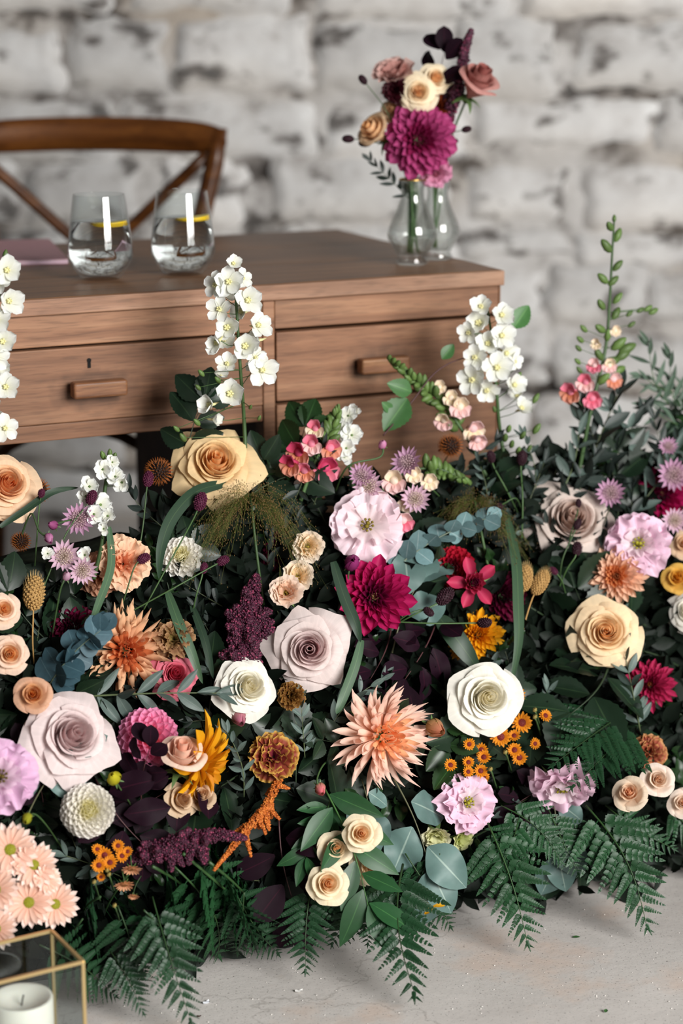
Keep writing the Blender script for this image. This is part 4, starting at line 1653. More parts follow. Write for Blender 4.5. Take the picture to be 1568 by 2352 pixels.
L_FERN = {'l': leaf_mat('214528', None, 'fern_leaf', 0.42, 0.15, 0.28, 0.18), 's': leaf_mat('35532c', None, 'fern_stem')}
L_FERND = {'l': leaf_mat('1d3c24', None, 'dark_fern_leaf', 0.42, 0.12, 0.28, 0.18), 's': leaf_mat('2c4526', None, 'fern_stem')}


def sprig(kind, b, t, ob, ot, mt, name, label, cat='foliage', group=None, tilt=(0, 0.25), proto=None, pb=None, pt=None, wide=1.0):
    pb = S(b[0], b[1], ob) if pb is None else pb
    pt = S(t[0], t[1], ot) if pt is None else pt
    ax = pt - pb
    L = ax.length
    toc = facing(pb, *tilt)
    M = Matrix.Translation(pb) @ frame(ax, toc) @ Matrix.Diagonal((L * wide, L, L, 1))
    return inst(name, SP[kind], M, mt, label, cat, group)


# ------------------------------------------------------------------ uncountable added leaves, coloured near black for the shade in the gaps
def ytop(px):
    pts = [(-400, 1330), (0, 1330), (250, 1300), (380, 1130), (640, 1060), (900, 1080), (1150, 1060), (1280, 1010), (1568, 1010), (2000, 1050)]
    for (a, ya), (b, yb) in zip(pts, pts[1:]):
        if px <= b:
            return ya + (yb - ya) * (px - a) / (b - a)
    return 1050


def ybot(px):
    return 2170 - max(0, px - 300) * 0.13


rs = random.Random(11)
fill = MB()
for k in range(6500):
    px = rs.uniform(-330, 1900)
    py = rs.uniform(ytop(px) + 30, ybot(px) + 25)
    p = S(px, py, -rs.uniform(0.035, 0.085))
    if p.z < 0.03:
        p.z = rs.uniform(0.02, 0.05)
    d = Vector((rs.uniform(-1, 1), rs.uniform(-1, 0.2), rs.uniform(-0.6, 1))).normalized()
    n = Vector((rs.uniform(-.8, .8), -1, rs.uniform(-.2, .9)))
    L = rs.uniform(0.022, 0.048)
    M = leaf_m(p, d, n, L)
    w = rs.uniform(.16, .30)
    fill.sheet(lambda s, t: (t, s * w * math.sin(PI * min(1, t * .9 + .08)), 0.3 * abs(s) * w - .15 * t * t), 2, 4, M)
o = link('foliage_filler', fill.mesh('foliage_filler'), leaf_mat('0e1710', None, 'gap_shade_leaf', 0.6, 0.05, 0.2))
tag(o, 'dense small leaves packed between the blooms, coloured near black as gap shade', 'foliage', None, 'stuff')

# ------------------------------------------------------------------ filler sprigs (look-alikes tucked into the bank)
GRP = {'euc': ('narrow-leaved grey-green eucalyptus sprig tucked in beside the ', 'eucalyptus_sprig', 'eucalyptus sprigs between the blooms'),
       'rose': ('dark toothed rose leaves tucked in beside the ', 'rose_leaf_spray', 'rose leaves between the blooms'),
       'pit': ('small glossy green leafy sprig tucked in beside the ', 'glossy_sprig', 'glossy sprigs between the blooms')}
ANCH = [(710, 1490, 'lavender-pink rose'), (165, 1690, 'large blush rose'), (568, 1578, 'sideways white rose'), (1115, 1600, 'ivory rose'), (1390, 1450, 'swirled peach rose'), (495, 1060, 'large peach rose'), (15, 1110, 'kneehole peach rose'),
        (1312, 1195, 'half-hidden blush rose'), (20, 1460, 'apricot spray roses'), (800, 1970, 'cream spray roses'), (860, 1368, 'open magenta dahlia'), (885, 1695, 'peach cactus dahlia'), (293, 1495, 'spiky orange-hearted dahlia'), (203, 1860, 'white pompon dahlia'),
        (342, 1692, 'pink ball dahlia'), (415, 1275, 'white yellow-hearted dahlia'), (1070, 1320, 'red ball dahlia'), (1520, 1130, 'magenta dahlia by the wall'), (1492, 1570, 'crimson chrysanthemum'), (1418, 1315, 'peach chrysanthemum'), (1100, 1455, 'golden chrysanthemum'),
        (505, 1790, 'sideways yellow chrysanthemum'), (843, 1205, 'pale pink lisianthus'), (1466, 1247, 'frilled pink lisianthus'), (2, 1782, 'lilac-pink lisianthus'), (1078, 1842, 'sideways pink lisianthus'), (1290, 1822, 'upside-down pink lisianthus'), (680, 1310, 'three cream lisianthus'),
        (280, 1295, 'peach carnation'), (398, 1465, 'green-brown carnation'), (628, 1737, 'rust ruffled carnation'), (1491, 1726, 'terracotta carnation'), (60, 2030, 'peach daisy chrysanthemums'), (575, 1170, 'fountain grass'), (575, 1430, 'amaranth plume'), (450, 1940, 'burgundy amaranth tassel'),
        (1568, 1405, 'white rose beside the wall'), (1490, 1810, 'pale peach spray roses'), (1180, 1690, 'orange button mums'), (1040, 1800, 'greenish lisianthus bud'), (960, 1900, 'broad eucalyptus leaves'), (640, 1960, 'rust orange amaranth'), (1300, 1600, 'large glossy rose leaves')]


def neighbour(x, y):
    return min(ANCH, key=lambda q: (q[0] - x) ** 2 + (q[1] - y) ** 2)[2]


rs = random.Random(21)
cnt = 0
gx, gy = 13, 9
for j in range(gy):
    for i in range(gx):
        px = -170 + (i + rs.uniform(0.1, 0.9)) * (1900 / gx)
        f = (j + rs.uniform(0.1, 0.9)) / gy
        py = ytop(px) + 70 + f * (ybot(px) - 80 - ytop(px) - 70)
        a = rs.uniform(-2.6, -0.5) if f < 0.5 else rs.uniform(-3.6, 0.5)
        Lp = rs.uniform(110, 200)
        kd = rs.choices(('euc', 'rose', 'pit'), (0.48, 0.28, 0.24))[0]
        lab, nm, gr = GRP[kd]
        mt = {'euc': L_EUCD if rs.random() < .7 else L_EUC, 'rose': L_ROS, 'pit': L_PIT}[kd]
        sprig(kd + str(rs.randrange(3)), (px, py), (px + Lp * math.cos(a), py + Lp * math.sin(a)), -0.055, rs.uniform(-0.035, -0.012), mt, nm, lab + neighbour(px + Lp * .5 * math.cos(a), py + Lp * .5 * math.sin(a)), 'foliage', gr, (rs.uniform(-.5, .5), rs.uniform(0, .7)))
        cnt += 1

# ------------------------------------------------------------------ ferns along the floor edge
FERNS = [
    (0, (925, 1985), (955, 2292), L_FERND, 'leatherleaf fern frond touching the floor below the cream spray roses', 1.0, .05),
    (1, (715, 2030), (702, 2234), L_FERND, 'short dark fern frond reaching the floor beneath the drooping purple leaf', 1.1, .03),
    (2, (1120, 1890), (1212, 2172), L_FERN, 'fern frond with well-spaced pinnae tipping onto bare floor below the pink lisianthus', .95, .05),
    (3, (1345, 1850), (1486, 2136), L_FERN, 'broad fern frond casting a shadow on the floor below the hanging lisianthus', .9, .05),
    (0, (1390, 1850), (1550, 1950), L_FERN, 'fern frond pointing sideways under the pale peach spray roses', 1.0, .03),
    (1, (350, 2060), (440, 2350), L_FERND, 'long fern frond trailing across the floor beside the lantern', .85, .05),
    (2, (270, 2080), (322, 2275), L_FERND, 'fern frond hanging between the lantern and the trailing frond', 1.1, .04),
    (3, (400, 1990), (500, 2200), L_FERN, 'glossy fern frond drooping below the burgundy amaranth', 1.0, .05),
    (0, (420, 1960), (600, 2120), L_FERN, 'glossy fern frond stretching out below the orange amaranth', 1.0, .06),
    (1, (300, 2000), (250, 2170), L_FERN, 'fern frond behind the peach daisies and orange button mums', 1.1, .03),
    (2, (90, 2170), (265, 2290), L_FERND, 'dark fern frond lying low behind the glass lantern', 1.0, .04),
    (3, (1150, 1850), (1290, 1985), L_FERN, 'bright fern frond under the grey-green hanging eucalyptus leaf', 1.0, .03),
    (0, (1130, 1900), (985, 2060), L_FERND, 'fern frond sweeping towards the broad eucalyptus leaves above the floor', 1.0, .04),
    (1, (930, 1960), (1035, 2130), L_FERND, 'fern frond beside the yellow fallen petals', .9, .03),
    (2, (1430, 1640), (1265, 1760), L_FERND, 'fern frond nestled below the large rose leaves', 1.0, .01),
    (3, (1440, 1660), (1310, 1810), L_FERND, 'fern frond curling above the hanging pink lisianthus', .9, .01),
    (0, (530, 2030), (640, 2190), L_FERND, 'dark fern frond spreading towards the bare floor in the middle', 1.0, .03),
    (1, (1260, 1860), (1330, 2010), L_FERN, 'fern frond between the hanging eucalyptus leaf and the broad frond', 1.2, .02),
    (2, (190, 2110), (120, 2230), L_FERND, 'fern frond showing through the glass of the lantern', 1.1, .02),
    (3, (820, 1990), (760, 2170), L_FERND, 'dark fern frond below the ruscus leaves', 1.1, .01),
    (0, (1530, 1850), (1670, 1960), L_FERN, 'fern frond behind the pale peach spray roses at the end of the bank', 1.0, .0),
    (2, (250, 2180), (330, 2330), L_FERND, 'fern frond flat on the floor against the lantern', .9, .03),
    (1, (350, 1990), (420, 2130), L_FERN, 'small bright fern frond directly under the burgundy amaranth tassel', 1.0, .06),
    (0, (480, 1980), (560, 2110), L_FERN, 'small glossy fern frond under the tip of the orange amaranth', 1.1, .07),
    (3, (330, 2090), (390, 2240), L_FERND, 'small fern frond layered over the trailing frond', 1.0, .07),
    (2, (560, 2050), (545, 2190), L_FERND, 'small fern frond hanging near the hairline floor crack', 1.0, .05),
    (1, (860, 2010), (845, 2170), L_FERND, 'small fern frond below the ruscus tip', 1.0, .04),
    (0, (1010, 1960), (1020, 2110), L_FERND, 'small fern frond below the hanging broad eucalyptus leaves', 1.0, .05),
    (3, (1190, 1880), (1130, 2020), L_FERN, 'small fern frond layered behind the well-spaced frond', 1.0, .05),
    (2, (1400, 1880), (1400, 2040), L_FERN, 'small fern frond layered over the broad shadow-casting frond', 1.0, .07),
    (0, (230, 2060), (210, 2190), L_FERND, 'small fern frond just above the lantern corner', 1.1, .05),
]
for (k, b, t, mt, lab, wd, ob) in FERNS:
    pt = at_z(t[0], t[1], 0.022)
    if t[1] < 2050:
        pt = S(t[0], t[1], 0.06)
    sprig('fern%d' % k, b, t, ob - 0.01, 0, mt, 'fern_frond', lab, 'fern', 'fern fronds spilling onto the floor', (0, .55), pt=pt, wide=wd)

# ------------------------------------------------------------------ individual foliage
def one(kind, b, t, ob, ot, mt, name, label, tilt=(0, .25), wide=1.0):
    return sprig(kind, b, t, ob, ot, mt, name, label, 'foliage', None, tilt, wide=wide)


one('euc1', (190, 1600), (505, 1592), -0.01, 0.03, L_EUC, 'eucalyptus_sprig', 'pale grey-green eucalyptus sprig lying across the bank towards the white rose')
one('dollar_tight', (115, 1570), (235, 1445), 0.0, 0.06, L_DOLB, 'silver_dollar_eucalyptus', 'blue-grey round-leaved eucalyptus tip beside the spiky orange-hearted dahlia')
one('dollar', (900, 1310), (1120, 1190), -0.02, 0.03, L_DOL, 'silver_dollar_eucalyptus', 'silver-dollar eucalyptus stem arching over the red ball dahlia')
one('cotinus0', (325, 1850), (345, 1715), 0.0, 0.05, L_COT, 'smoke_bush_sprig', 'purple smoke bush leaves in front of the pink ball dahlia', (0, .1), 1.1)
one('cotinus1', (220, 1790), (330, 1940), 0.005, 0.01, L_COT, 'smoke_bush_sprig', 'large dark purple leaves hanging behind the white pompon dahlia', (0, .1), 1.1)
one('cotinus1', (480, 1790), (330, 1850), -0.02, 0.0, L_COT, 'smoke_bush_sprig', 'dark purple leaves spreading below the peach rosebud')
one('cotinus0', (900, 1430), (850, 1560), -0.03, -0.015, L_COT, 'smoke_bush_sprig', 'dusky purple leaves in the gap below the magenta dahlia', (0, .2), 1.2)
one('cotinus0', (1010, 1400), (930, 1560), -0.03, -0.015, L_COT, 'smoke_bush_sprig', 'dusky purple leaves in the gap beside the ivory rose', (0, .2), 1.0)
one('cotinus1', (640, 1880), (680, 2090), -0.01, 0.01, L_COT, 'smoke_bush_sprig', 'dark purple leaf drooping above the bare floor')
one('cotinus0', (1290, 1760), (1180, 1850), -0.03, -0.01, L_COT, 'smoke_bush_sprig', 'purple leaves beside the pale pink lisianthus and orange button mums')
one('cotinus1', (100, 1850), (60, 1720), -0.03, -0.01, L_COT, 'smoke_bush_sprig', 'purple leaves hidden beneath the blush rose')
one('ruscus', (745, 1810), (845, 2080), 0.02, 0.075, L_RUS, 'ruscus_sprig', 'glossy pointed ruscus leaves hanging over the cream spray roses', (0, .1), 1.0)
one('ruscus', (760, 1830), (700, 1970), 0.0, 0.03, L_RUS, 'ruscus_sprig', 'ruscus leaves spreading below the rust ruffled carnation')
one('pop', (905, 1790), (985, 1990), 0.0, 0.03, L_POP, 'broad_leaf_eucalyptus', 'broad grey-green eucalyptus leaves hanging below the peach cactus dahlia', (0.1, .1), .9)
one('pop', (830, 1790), (850, 1900), -0.02, 0.0, L_POP, 'broad_leaf_eucalyptus', 'broad grey eucalyptus leaf behind the topmost cream spray rose')
one('pop', (1260, 1800), (1280, 1960), -0.01, 0.01, L_POP, 'broad_leaf_eucalyptus', 'grey-green leaf hanging below the upside-down pink lisianthus')
one('pop', (900, 1500), (960, 1340), -0.03, -0.01, L_POP, 'broad_leaf_eucalyptus', 'broad grey-green leaves behind the magenta dahlia')
one('pop', (60, 1880), (150, 1740), 0.0, 0.03, L_POP, 'broad_leaf_eucalyptus', 'single oval grey-green leaf under the blush rose')
one('rose1', (1010, 1640), (1040, 1760), -0.02, 0.0, L_PIT, 'rose_leaf_spray', 'mid-green toothed leaves beside the peach cactus dahlia bud')
one('rose0', (1360, 1560), (1320, 1350), -0.035, -0.02, L_ROS, 'rose_leaf_spray', 'large dark rose leaves between the bunny tails and the peach rose')
one('rose2', (1400, 1520), (1310, 1640), -0.02, 0.005, L_ROS, 'rose_leaf_spray', 'large glossy rose leaves hanging below the peach rose', (0, .2), 1.3)
one('rose1', (820, 1720), (740, 1700), -0.03, -0.01, L_ROS, 'rose_leaf_spray', 'mottled green leaves between the rust carnation and the peach cactus dahlia')
one('rose0', (640, 1100), (700, 980), -0.03, -0.02, L_PIT, 'rose_leaf_spray', 'pale green leaves behind the pink snapdragon')
one('rose2', (430, 1060), (470, 920), -0.03, -0.02, L_ROS, 'rose_leaf_spray', 'dark leaves at the foot of the tall white delphinium')
one('euc0', (720, 1160), (740, 1000), -0.02, 0.0, L_EUCD, 'eucalyptus_sprig', 'dark eucalyptus leaves in front of the pink snapdragon')
one('euc2', (700, 1020), (660, 1180), -0.02, 0.0, L_EUCD, 'eucalyptus_sprig', 'eucalyptus leaves beside the large peach rose')
one('euc1', (700, 1740), (690, 1600), -0.01, 0.02, L_EUC, 'eucalyptus_sprig', 'grey-green eucalyptus tip between the brown carnation and the rust carnation')
one('euc0', (560, 1830), (520, 1680), -0.005, 0.03, L_EUC, 'eucalyptus_sprig', 'small eucalyptus tip crossing the yellow chrysanthemum')
one('euc2', (740, 1700), (880, 1560), -0.02, 0.0, L_EUC, 'eucalyptus_sprig', 'grey-green eucalyptus sprig above the peach cactus dahlia')
one('euc1', (1470, 1680), (1430, 1480), -0.01, 0.02, L_EUC, 'eucalyptus_sprig', 'slim eucalyptus leaves crossing the crimson chrysanthemum')
THK = [(1320, 930, 'tall snapdragon spire'), (1480, 960, 'willow sprigs'), (1200, 1000, 'foot of the right delphinium'), (1310, 1230, 'half-hidden blush rose'), (1400, 1150, 'mauve astrantia over the blush rose'), (1540, 1030, 'magenta dahlia next to the wall'), (1090, 1050, 'far fountain grass'), (1250, 1070, 'round dark burnet head'), (1420, 900, 'pink snapdragon florets'), (1350, 1080, 'small dark burnet over the rose')]
for i_, (b, t) in enumerate((((1260, 1180), (1330, 960)), ((1310, 1180), (1420, 900)), ((1370, 1180), (1480, 950)), ((1230, 1130), (1200, 1000)), ((1420, 1150), (1330, 930)), ((1290, 1230), (1370, 1050)), ((1440, 1190), (1560, 1010)),
                             ((1180, 1230), (1250, 1060)), ((1350, 1080), (1310, 1230)), ((1490, 1100), (1400, 940)), ((1240, 1280), (1330, 1110)), ((1400, 1060), (1380, 1220)), ((1120, 1180), (1090, 1040)), ((1540, 1130), (1500, 960)))):
    sprig('euc%d' % (i_ % 3), b, t, -0.04, 0.0 if i_ % 2 else -0.02, L_EUCD if i_ % 3 else L_EUC, 'eucalyptus_sprig', 'bushy grey-green eucalyptus sprig rising by the ' + min(THK, key=lambda q: (q[0] - t[0]) ** 2 + (q[1] - t[1]) ** 2)[2], 'foliage', 'eucalyptus thicket by the end of the desk', (RND.uniform(-.4, .4), .3))
for i_, (b, t) in enumerate((((1568, 960), (1490, 790)), ((1600, 1000), (1540, 820)), ((1590, 900), (1470, 860)), ((1620, 980), (1480, 930)))):
    sprig('willow', b, t, -0.05, -0.03, L_WIL, 'willow_sprig', 'slender willow-like sprig against the stone wall', 'foliage', 'willow sprigs against the wall', (RND.uniform(-.4, .4), .3), wide=1.5)


# single grass blades along a path of pixels
def blade(path, offs, w, mt, label, twist=0.4):
    pts = [S(x, y, o) for (x, y), o in zip(path, offs)]
    # smooth the path
    sm = []
    n = len(pts)
    for i in range(n - 1):
        p0, p1, p2, p3 = pts[max(0, i - 1)], pts[i], pts[i + 1], pts[min(n - 1, i + 2)]
        for j in range(6):
            t = j / 6
            sm.append(0.5 * ((2 * p1) + (p2 - p0) * t + (2 * p0 - 5 * p1 + 4 * p2 - p3) * t * t + (3 * p1 - p0 - 3 * p2 + p3) * t ** 3))
    sm.append(pts[-1])
    N = len(sm) - 1
    m = MB()

    def fn(s, t):
        i = min(N, int(round(t * N)))
        p = sm[i]
        d = (sm[min(N, i + 1)] - sm[max(0, i - 1)]).normalized()
        v = (CAMP - p).normalized()
        side = d.cross(v).normalized()
        a = twist * math.sin(t * 4)
        side = side * math.cos(a) + v * math.sin(a)
        hw = w * mpp(p) * 1.1 * (0.03 + math.sin(PI * min(1.0, 0.12 + t * 0.88)) ** 0.75)
        return p + side * (s * hw) + v * (-0.25 * hw * (1 - abs(s)))
    m.sheet(fn, 2, N)
    o = link('grass_blade', m.mesh('grass_blade'), mt)
    tag(o, label, 'grass')


GRS = leaf_mat('3f5840', '56734c', 'grass_leaf', 0.45, 0.15)
GRSD = leaf_mat('263b2a', '3a5034', 'dark_grass_leaf', 0.45, 0.15)
blade([(830, 1470), (815, 1530), (785, 1610), (772, 1640)], (0.04, .04, .035, .03), 11, GRS, 'grass blade hanging past the tip of the lavender-pink rose')
blade([(765, 1290), (790, 1370), (815, 1430), (828, 1475)], (0.05, .05, .05, .045), 13, GRSD, 'dark grass blade crossing the edge of the magenta dahlia')
blade([(1165, 1190), (1185, 1290), (1190, 1390), (1190, 1480), (1172, 1580)], (0.0, .02, .03, .03, .02), 12, GRS, 'long grass blade hanging beside the ivory rose')
blade([(520, 1110), (450, 1130), (395, 1190), (370, 1260), (365, 1330)], (0.0, .02, .03, .03, .02), 14, GRSD, 'arching grass blade under the large peach rose')
blade([(385, 1360), (410, 1430), (440, 1500), (465, 1570)], (0.0, .02, .02, .01), 12, GRS, 'grass blade slanting beside the green-brown carnation')
blade([(440, 1390), (470, 1470), (490, 1560)], (0.0, .01, .01), 9, GRSD, 'thin grass blade slanting towards the ivory white rose')
blade([(0, 1210), (60, 1170), (120, 1130), (180, 1120)], (0.02, .03, .03, .02), 8, GRSD, 'narrow grass blade arching past the peach rose at the kneehole')
blade([(1010, 1420), (1050, 1470), (1100, 1540)], (-.01, 0, -.01), 22, GRSD, 'broad dark blade under the yellow chrysanthemum')
blade([(250, 1210), (255, 1300), (225, 1390), (205, 1440)], (0.03, .03, .03, .03), 9, GRS, 'grass blade crossing in front of the peach carnations')

# ================================================================== BLOOMS
B = bloom
GR_R, GR_D, GR_L = 'garden roses in the flower bank', 'dahlias in the flower bank', 'lisianthus in the flower bank'
B('rosebig', 710, 1492, 88, (0.02, 0.02), C_LAV, 'rose', 'large lavender-pink rose facing out at the middle of the bank', 'rose', .03)
B('rosebig', 165, 1690, 104, (0.38, 0.30), C_LAV2, 'rose', 'large blush rose with rolled petals above the white pompon dahlia', 'rose', .05)
B('rose1', 568, 1578, 70, (0.45, 0.25), C_WHT, 'rose', 'ivory white rose turned sideways next to the lavender-pink rose', 'rose', .03)
B('rose2', 1115, 1602, 82, (0.28, 0.02), C_WHT, 'rose', 'ivory white rose beside the orange button mums', 'rose', .03, zs=.9)
B('rose0', 1390, 1452, 76, (0.05, 0.15), C_PCH, 'rose', 'peach rose with swirled centre above large dark rose leaves', 'rose', .02)
B('rosebig', 495, 1062, 92, (0.10, 0.50), C_PCH2, 'rose', 'large peach rose below the tall white delphinium', 'rose', .0)
B('rose0', 15, 1112, 76, (0.35, 0.40), mats('f0a060', 'f0d0ae'), 'rose', 'peach rose beside the dark coneflower at the desk kneehole', 'rose', .02)
B('rosebig', 1312, 1195, 98, (0.15, 0.45), mats('d8bcae', 'e2d2c8'), 'rose', 'pale blush rose half hidden by eucalyptus leaves', 'rose', -.01)
B('spray0', 8, 1400, 38, (0.2, 0.1), C_APR, 'spray_rose', 'apricot spray rose above the other apricot one beside the blue eucalyptus', 'rose', .02)
B('spray0', 22, 1502, 44, (0.05, 0.05), C_APR, 'spray_rose', 'apricot spray rose level with the blue eucalyptus tip', 'rose', .04)
B('spray1', 76, 1597, 40, (-0.05, 0.20), mats('f09a38', 'dcae90'), 'spray_rose', 'orange-hearted spray rose touching the blush rose', 'rose', .05)
B('spray0', 829, 1915, 42, (0.1, 0.05), C_SPRAY, 'spray_rose', 'topmost cream spray rose by the ruscus leaves', 'rose', .085)
B('spray1', 768, 1950, 38, (0.2, 0.1), C_SPRAY, 'spray_rose', 'cream spray rose half hidden behind ruscus leaves', 'rose', .05)
B('spray0', 752, 2030, 46, (0.15, 0.02), C_SPRAY, 'spray_rose', 'lowest cream spray rose partly under a ruscus leaf', 'rose', .065)
B('spray1', 842, 1992, 40, (0.5, 0.1), C_SPRAY, 'spray_rose', 'cream spray rose turned away behind the ruscus leaf', 'rose', .045)
B('cup', 412, 1752, 60, (0.35, 1.6), mats('f0bca4', 'f8dcc8'), 'rose', 'pale peach rosebud seen from the side behind a purple leaf', 'rose', .035)
B('spray1', 455, 1745, 34, (0.3, 0.4), C_TAN, 'spray_rose', 'faded tan spray rose behind the yellow chrysanthemum', 'rose', -.01)
B('spray0', 416, 1838, 40, (0.75, 0.35), C_TAN, 'spray_rose', 'pale tan spray rose beneath the peach rosebud', 'rose', .02)
B('spray1', 462, 1832, 31, (0.1, 0.85), C_TAN, 'spray_rose', 'small tan spray rose beside the yellow chrysanthemum stem', 'rose', .012)
B('rosebig', 402, 1548, 52, (0.3, 0.3), C_CORAL, 'ranunculus', 'coral pink rose partly covered by a eucalyptus sprig', 'rose', -.005)
B('spray1', 1509, 1792, 36, (0.15, 0.2), mats('f2c8a0', 'f3e2d4'), 'spray_rose', 'pale peach spray rose under the terracotta carnation', 'rose', .06)
B('spray1', 1447, 1825, 38, (-.2, .45), mats('f0b080', 'f0dcc4'), 'spray_rose', 'pale peach spray rose hanging beside its open twin', 'rose', .06)
B('spray1', 1568, 1845, 32, (-.1, .2), mats('f2c8a0', 'f3e2d4'), 'spray_rose', 'small pale peach spray rose at the end of the cluster', 'rose', .05)
B('rose0', 1585, 1405, 50, (-.2, .2), C_WHT, 'rose', 'white rose behind the slim eucalyptus beside the peach rose', 'rose', 0)
B('spray1', 1556, 1330, 34, (-.1, .4), C_YROSE, 'spray_rose', 'golden yellow spray rose below the frilled pink lisianthus', 'rose', -.01)
B('spray1', 1575, 1250, 34, (-.1, .3), mats('e8a868', 'eecfae'), 'spray_rose', 'peach spray rose behind the frilled pink lisianthus', 'rose', -.02)

B('dahlia', 860, 1368, 92, (0.02, 0.12), C_MAG, 'dahlia', 'open magenta dahlia below the pink lisianthus', 'dahlia', .03)
B('cactus', 895, 1695, 116, (0.50, -0.08), C_PCACT, 'cactus_dahlia', 'peach cactus dahlia with long curling petals', 'dahlia', .035)
B('cactus', 293, 1495, 104, (0.12, 0.05), C_OCACT, 'cactus_dahlia', 'spiky orange-hearted dahlia behind the blue eucalyptus tip', 'dahlia', .0)
B('ball', 203, 1860, 66, (0.10, 0.10), C_WBALL, 'pompon_dahlia', 'white pompon dahlia with tightly cupped petals', 'dahlia', .05)
B('ballp', 342, 1692, 72, (0.10, 0.15), C_PKBALL, 'ball_dahlia', 'bright pink ball dahlia behind purple leaves', 'dahlia', .01)
B('whitedahlia', 415, 1275, 50, (-0.02, 0.45), C_WBALL, 'dahlia', 'white dahlia with yellow-green heart beside the fountain grass', 'dahlia', .0)
B('ballp', 1040, 1302, 54, (0.0, 0.35), C_RED, 'ball_dahlia', 'red ball dahlia under the silver-dollar eucalyptus', 'dahlia', -.01)
B('opening', 1090, 1338, 62, (0.15, 0.05), C_REDP, 'dahlia', 'half-open crimson dahlia in front of the red ball dahlia', 'dahlia', .03, roll=0.3)
B('dahlia_full', 1155, 1365, 58, (0.1, 0.2), C_MAGD, 'dahlia', 'very dark burgundy dahlia behind the long grass blade', 'dahlia', -.03)
B('dahlia_full', 165, 1435, 58, (-0.1, 0.3), C_MAGD, 'dahlia', 'dark burgundy dahlia above the blue eucalyptus tip', 'dahlia', -.01)
B('dahlia_full', 640, 1260, 55, (0, 0.3), C_MAGD, 'dahlia', 'dark burgundy dahlia showing through the fountain grass', 'dahlia', -.05)
B('dahlia', 1520, 1130, 70, (0.0, 0.4), C_MAG, 'dahlia', 'magenta dahlia beneath the mauve astrantia beside the wall', 'dahlia', -.02)
B('mum', 1492, 1570, 58, (0.0, 0.25), C_REDMUM, 'chrysanthemum', 'crimson chrysanthemum with yellow eye behind slim eucalyptus leaves', 'chrysanthemum', 0)
B('mum', 1414, 1322, 66, (-0.05, 0.10), C_PMUM, 'chrysanthemum', 'peach chrysanthemum tucked under the frilled pink lisianthus', 'chrysanthemum', .02)
B('mum', 1100, 1455, 60, (0.15, 0.2), C_YEL, 'chrysanthemum', 'golden yellow chrysanthemum behind the ivory rose', 'chrysanthemum', -.025)
B('mum', 1055, 1488, 26, (-0.2, 0.2), C_YEL, 'chrysanthemum', 'small golden yellow bloom beside the larger golden chrysanthemum', 'chrysanthemum', -.02)
B('yellow', 490, 1770, 112, (2.6, -1.3), C_YEL, 'chrysanthemum', 'golden yellow chrysanthemum turned sideways with long drooping petals', 'chrysanthemum', .02)

B('lis0', 843, 1205, 82, (0.0, 0.15), C_PINKL, 'lisianthus', 'pale pink lisianthus with yellow and black stamens', 'lisianthus', .03)
B('lis1', 1466, 1247, 74, (0.05, 0.2), C_PINKL2, 'lisianthus', 'frilled pink lisianthus above the peach chrysanthemum', 'lisianthus', .045)
B('lis1', 2, 1782, 86, (0.10, 0.15), mats('f6e2ec', 'e6bfdc', '5a4a10'), 'lisianthus', 'lilac-pink frilled lisianthus beside the blush rose', 'lisianthus', .07)
B('lis1', 1078, 1842, 70, (0.45, 0.1), C_PINKL2, 'lisianthus', 'pale pink lisianthus seen from the side below the orange button mums', 'lisianthus', .02)
B('lis1', 1290, 1815, 76, (-0.05, -0.95), C_PINKL2, 'lisianthus', 'pink lisianthus hanging upside down above the fern fronds', 'lisianthus', .03)
B('lis2', 705, 1255, 44, (0.1, 0.1), C_CREAML, 'lisianthus', 'small cream lisianthus topmost of three beside the magenta dahlia', 'lisianthus', .02)
B('lis2', 682, 1325, 44, (0.0, 0.45), C_CREAML, 'lisianthus', 'small cream lisianthus in the middle of three beside the magenta dahlia', 'lisianthus', .02)
B('lis2', 658, 1362, 46, (-0.05, 0.15), mats('f0c8a8', 'f2dccb', '9a8a30'), 'lisianthus', 'small cream lisianthus lowest of three above the lavender-pink rose', 'lisianthus', .03)
B('lis2', 1000, 1918, 40, (-.1, -.6), mats('dfe0a8', 'eeebc8', '9a8a30'), 'lisianthus_bud', 'greenish cream lisianthus bud behind the broad eucalyptus leaves', 'lisianthus', .0)
B('lis2', 1058, 1925, 34, (.5, -.5), mats('cfd78a', 'e6e8b0', '9a8a30'), 'lisianthus_bud', 'greenish bud below the sideways pink lisianthus', 'lisianthus', .0)

B('carn0', 285, 1292, 66, (0.12, 0.15), C_PCARN, 'carnation', 'peach carnation with ruffled petals near the white dahlia', 'carnation', .02)
B('carn0', 232, 1315, 58, (-0.1, 0.2), mats('c87a4c', 'c9977a', 'a06030'), 'carnation', 'tan peach carnation behind the astrantia', 'carnation', -.01)
B('carn2', 398, 1465, 50, (-.1, .35), C_GRNBR, 'carnation', 'green-brown carnation above the coral pink rose', 'carnation', .01)
B('carn1', 669, 1596, 36, (0.0, .25), C_BROWN, 'carnation', 'small brown carnation under the lavender-pink rose', 'carnation', .02)
B('carn2', 628, 1737, 58, (0.0, .1), C_RUST, 'carnation', 'rust and plum ruffled carnation beside the yellow chrysanthemum', 'carnation', .01)
B('carn2', 1491, 1726, 42, (.1, .2), C_TERRA, 'carnation', 'terracotta carnation above the pale peach spray roses', 'carnation', 0)

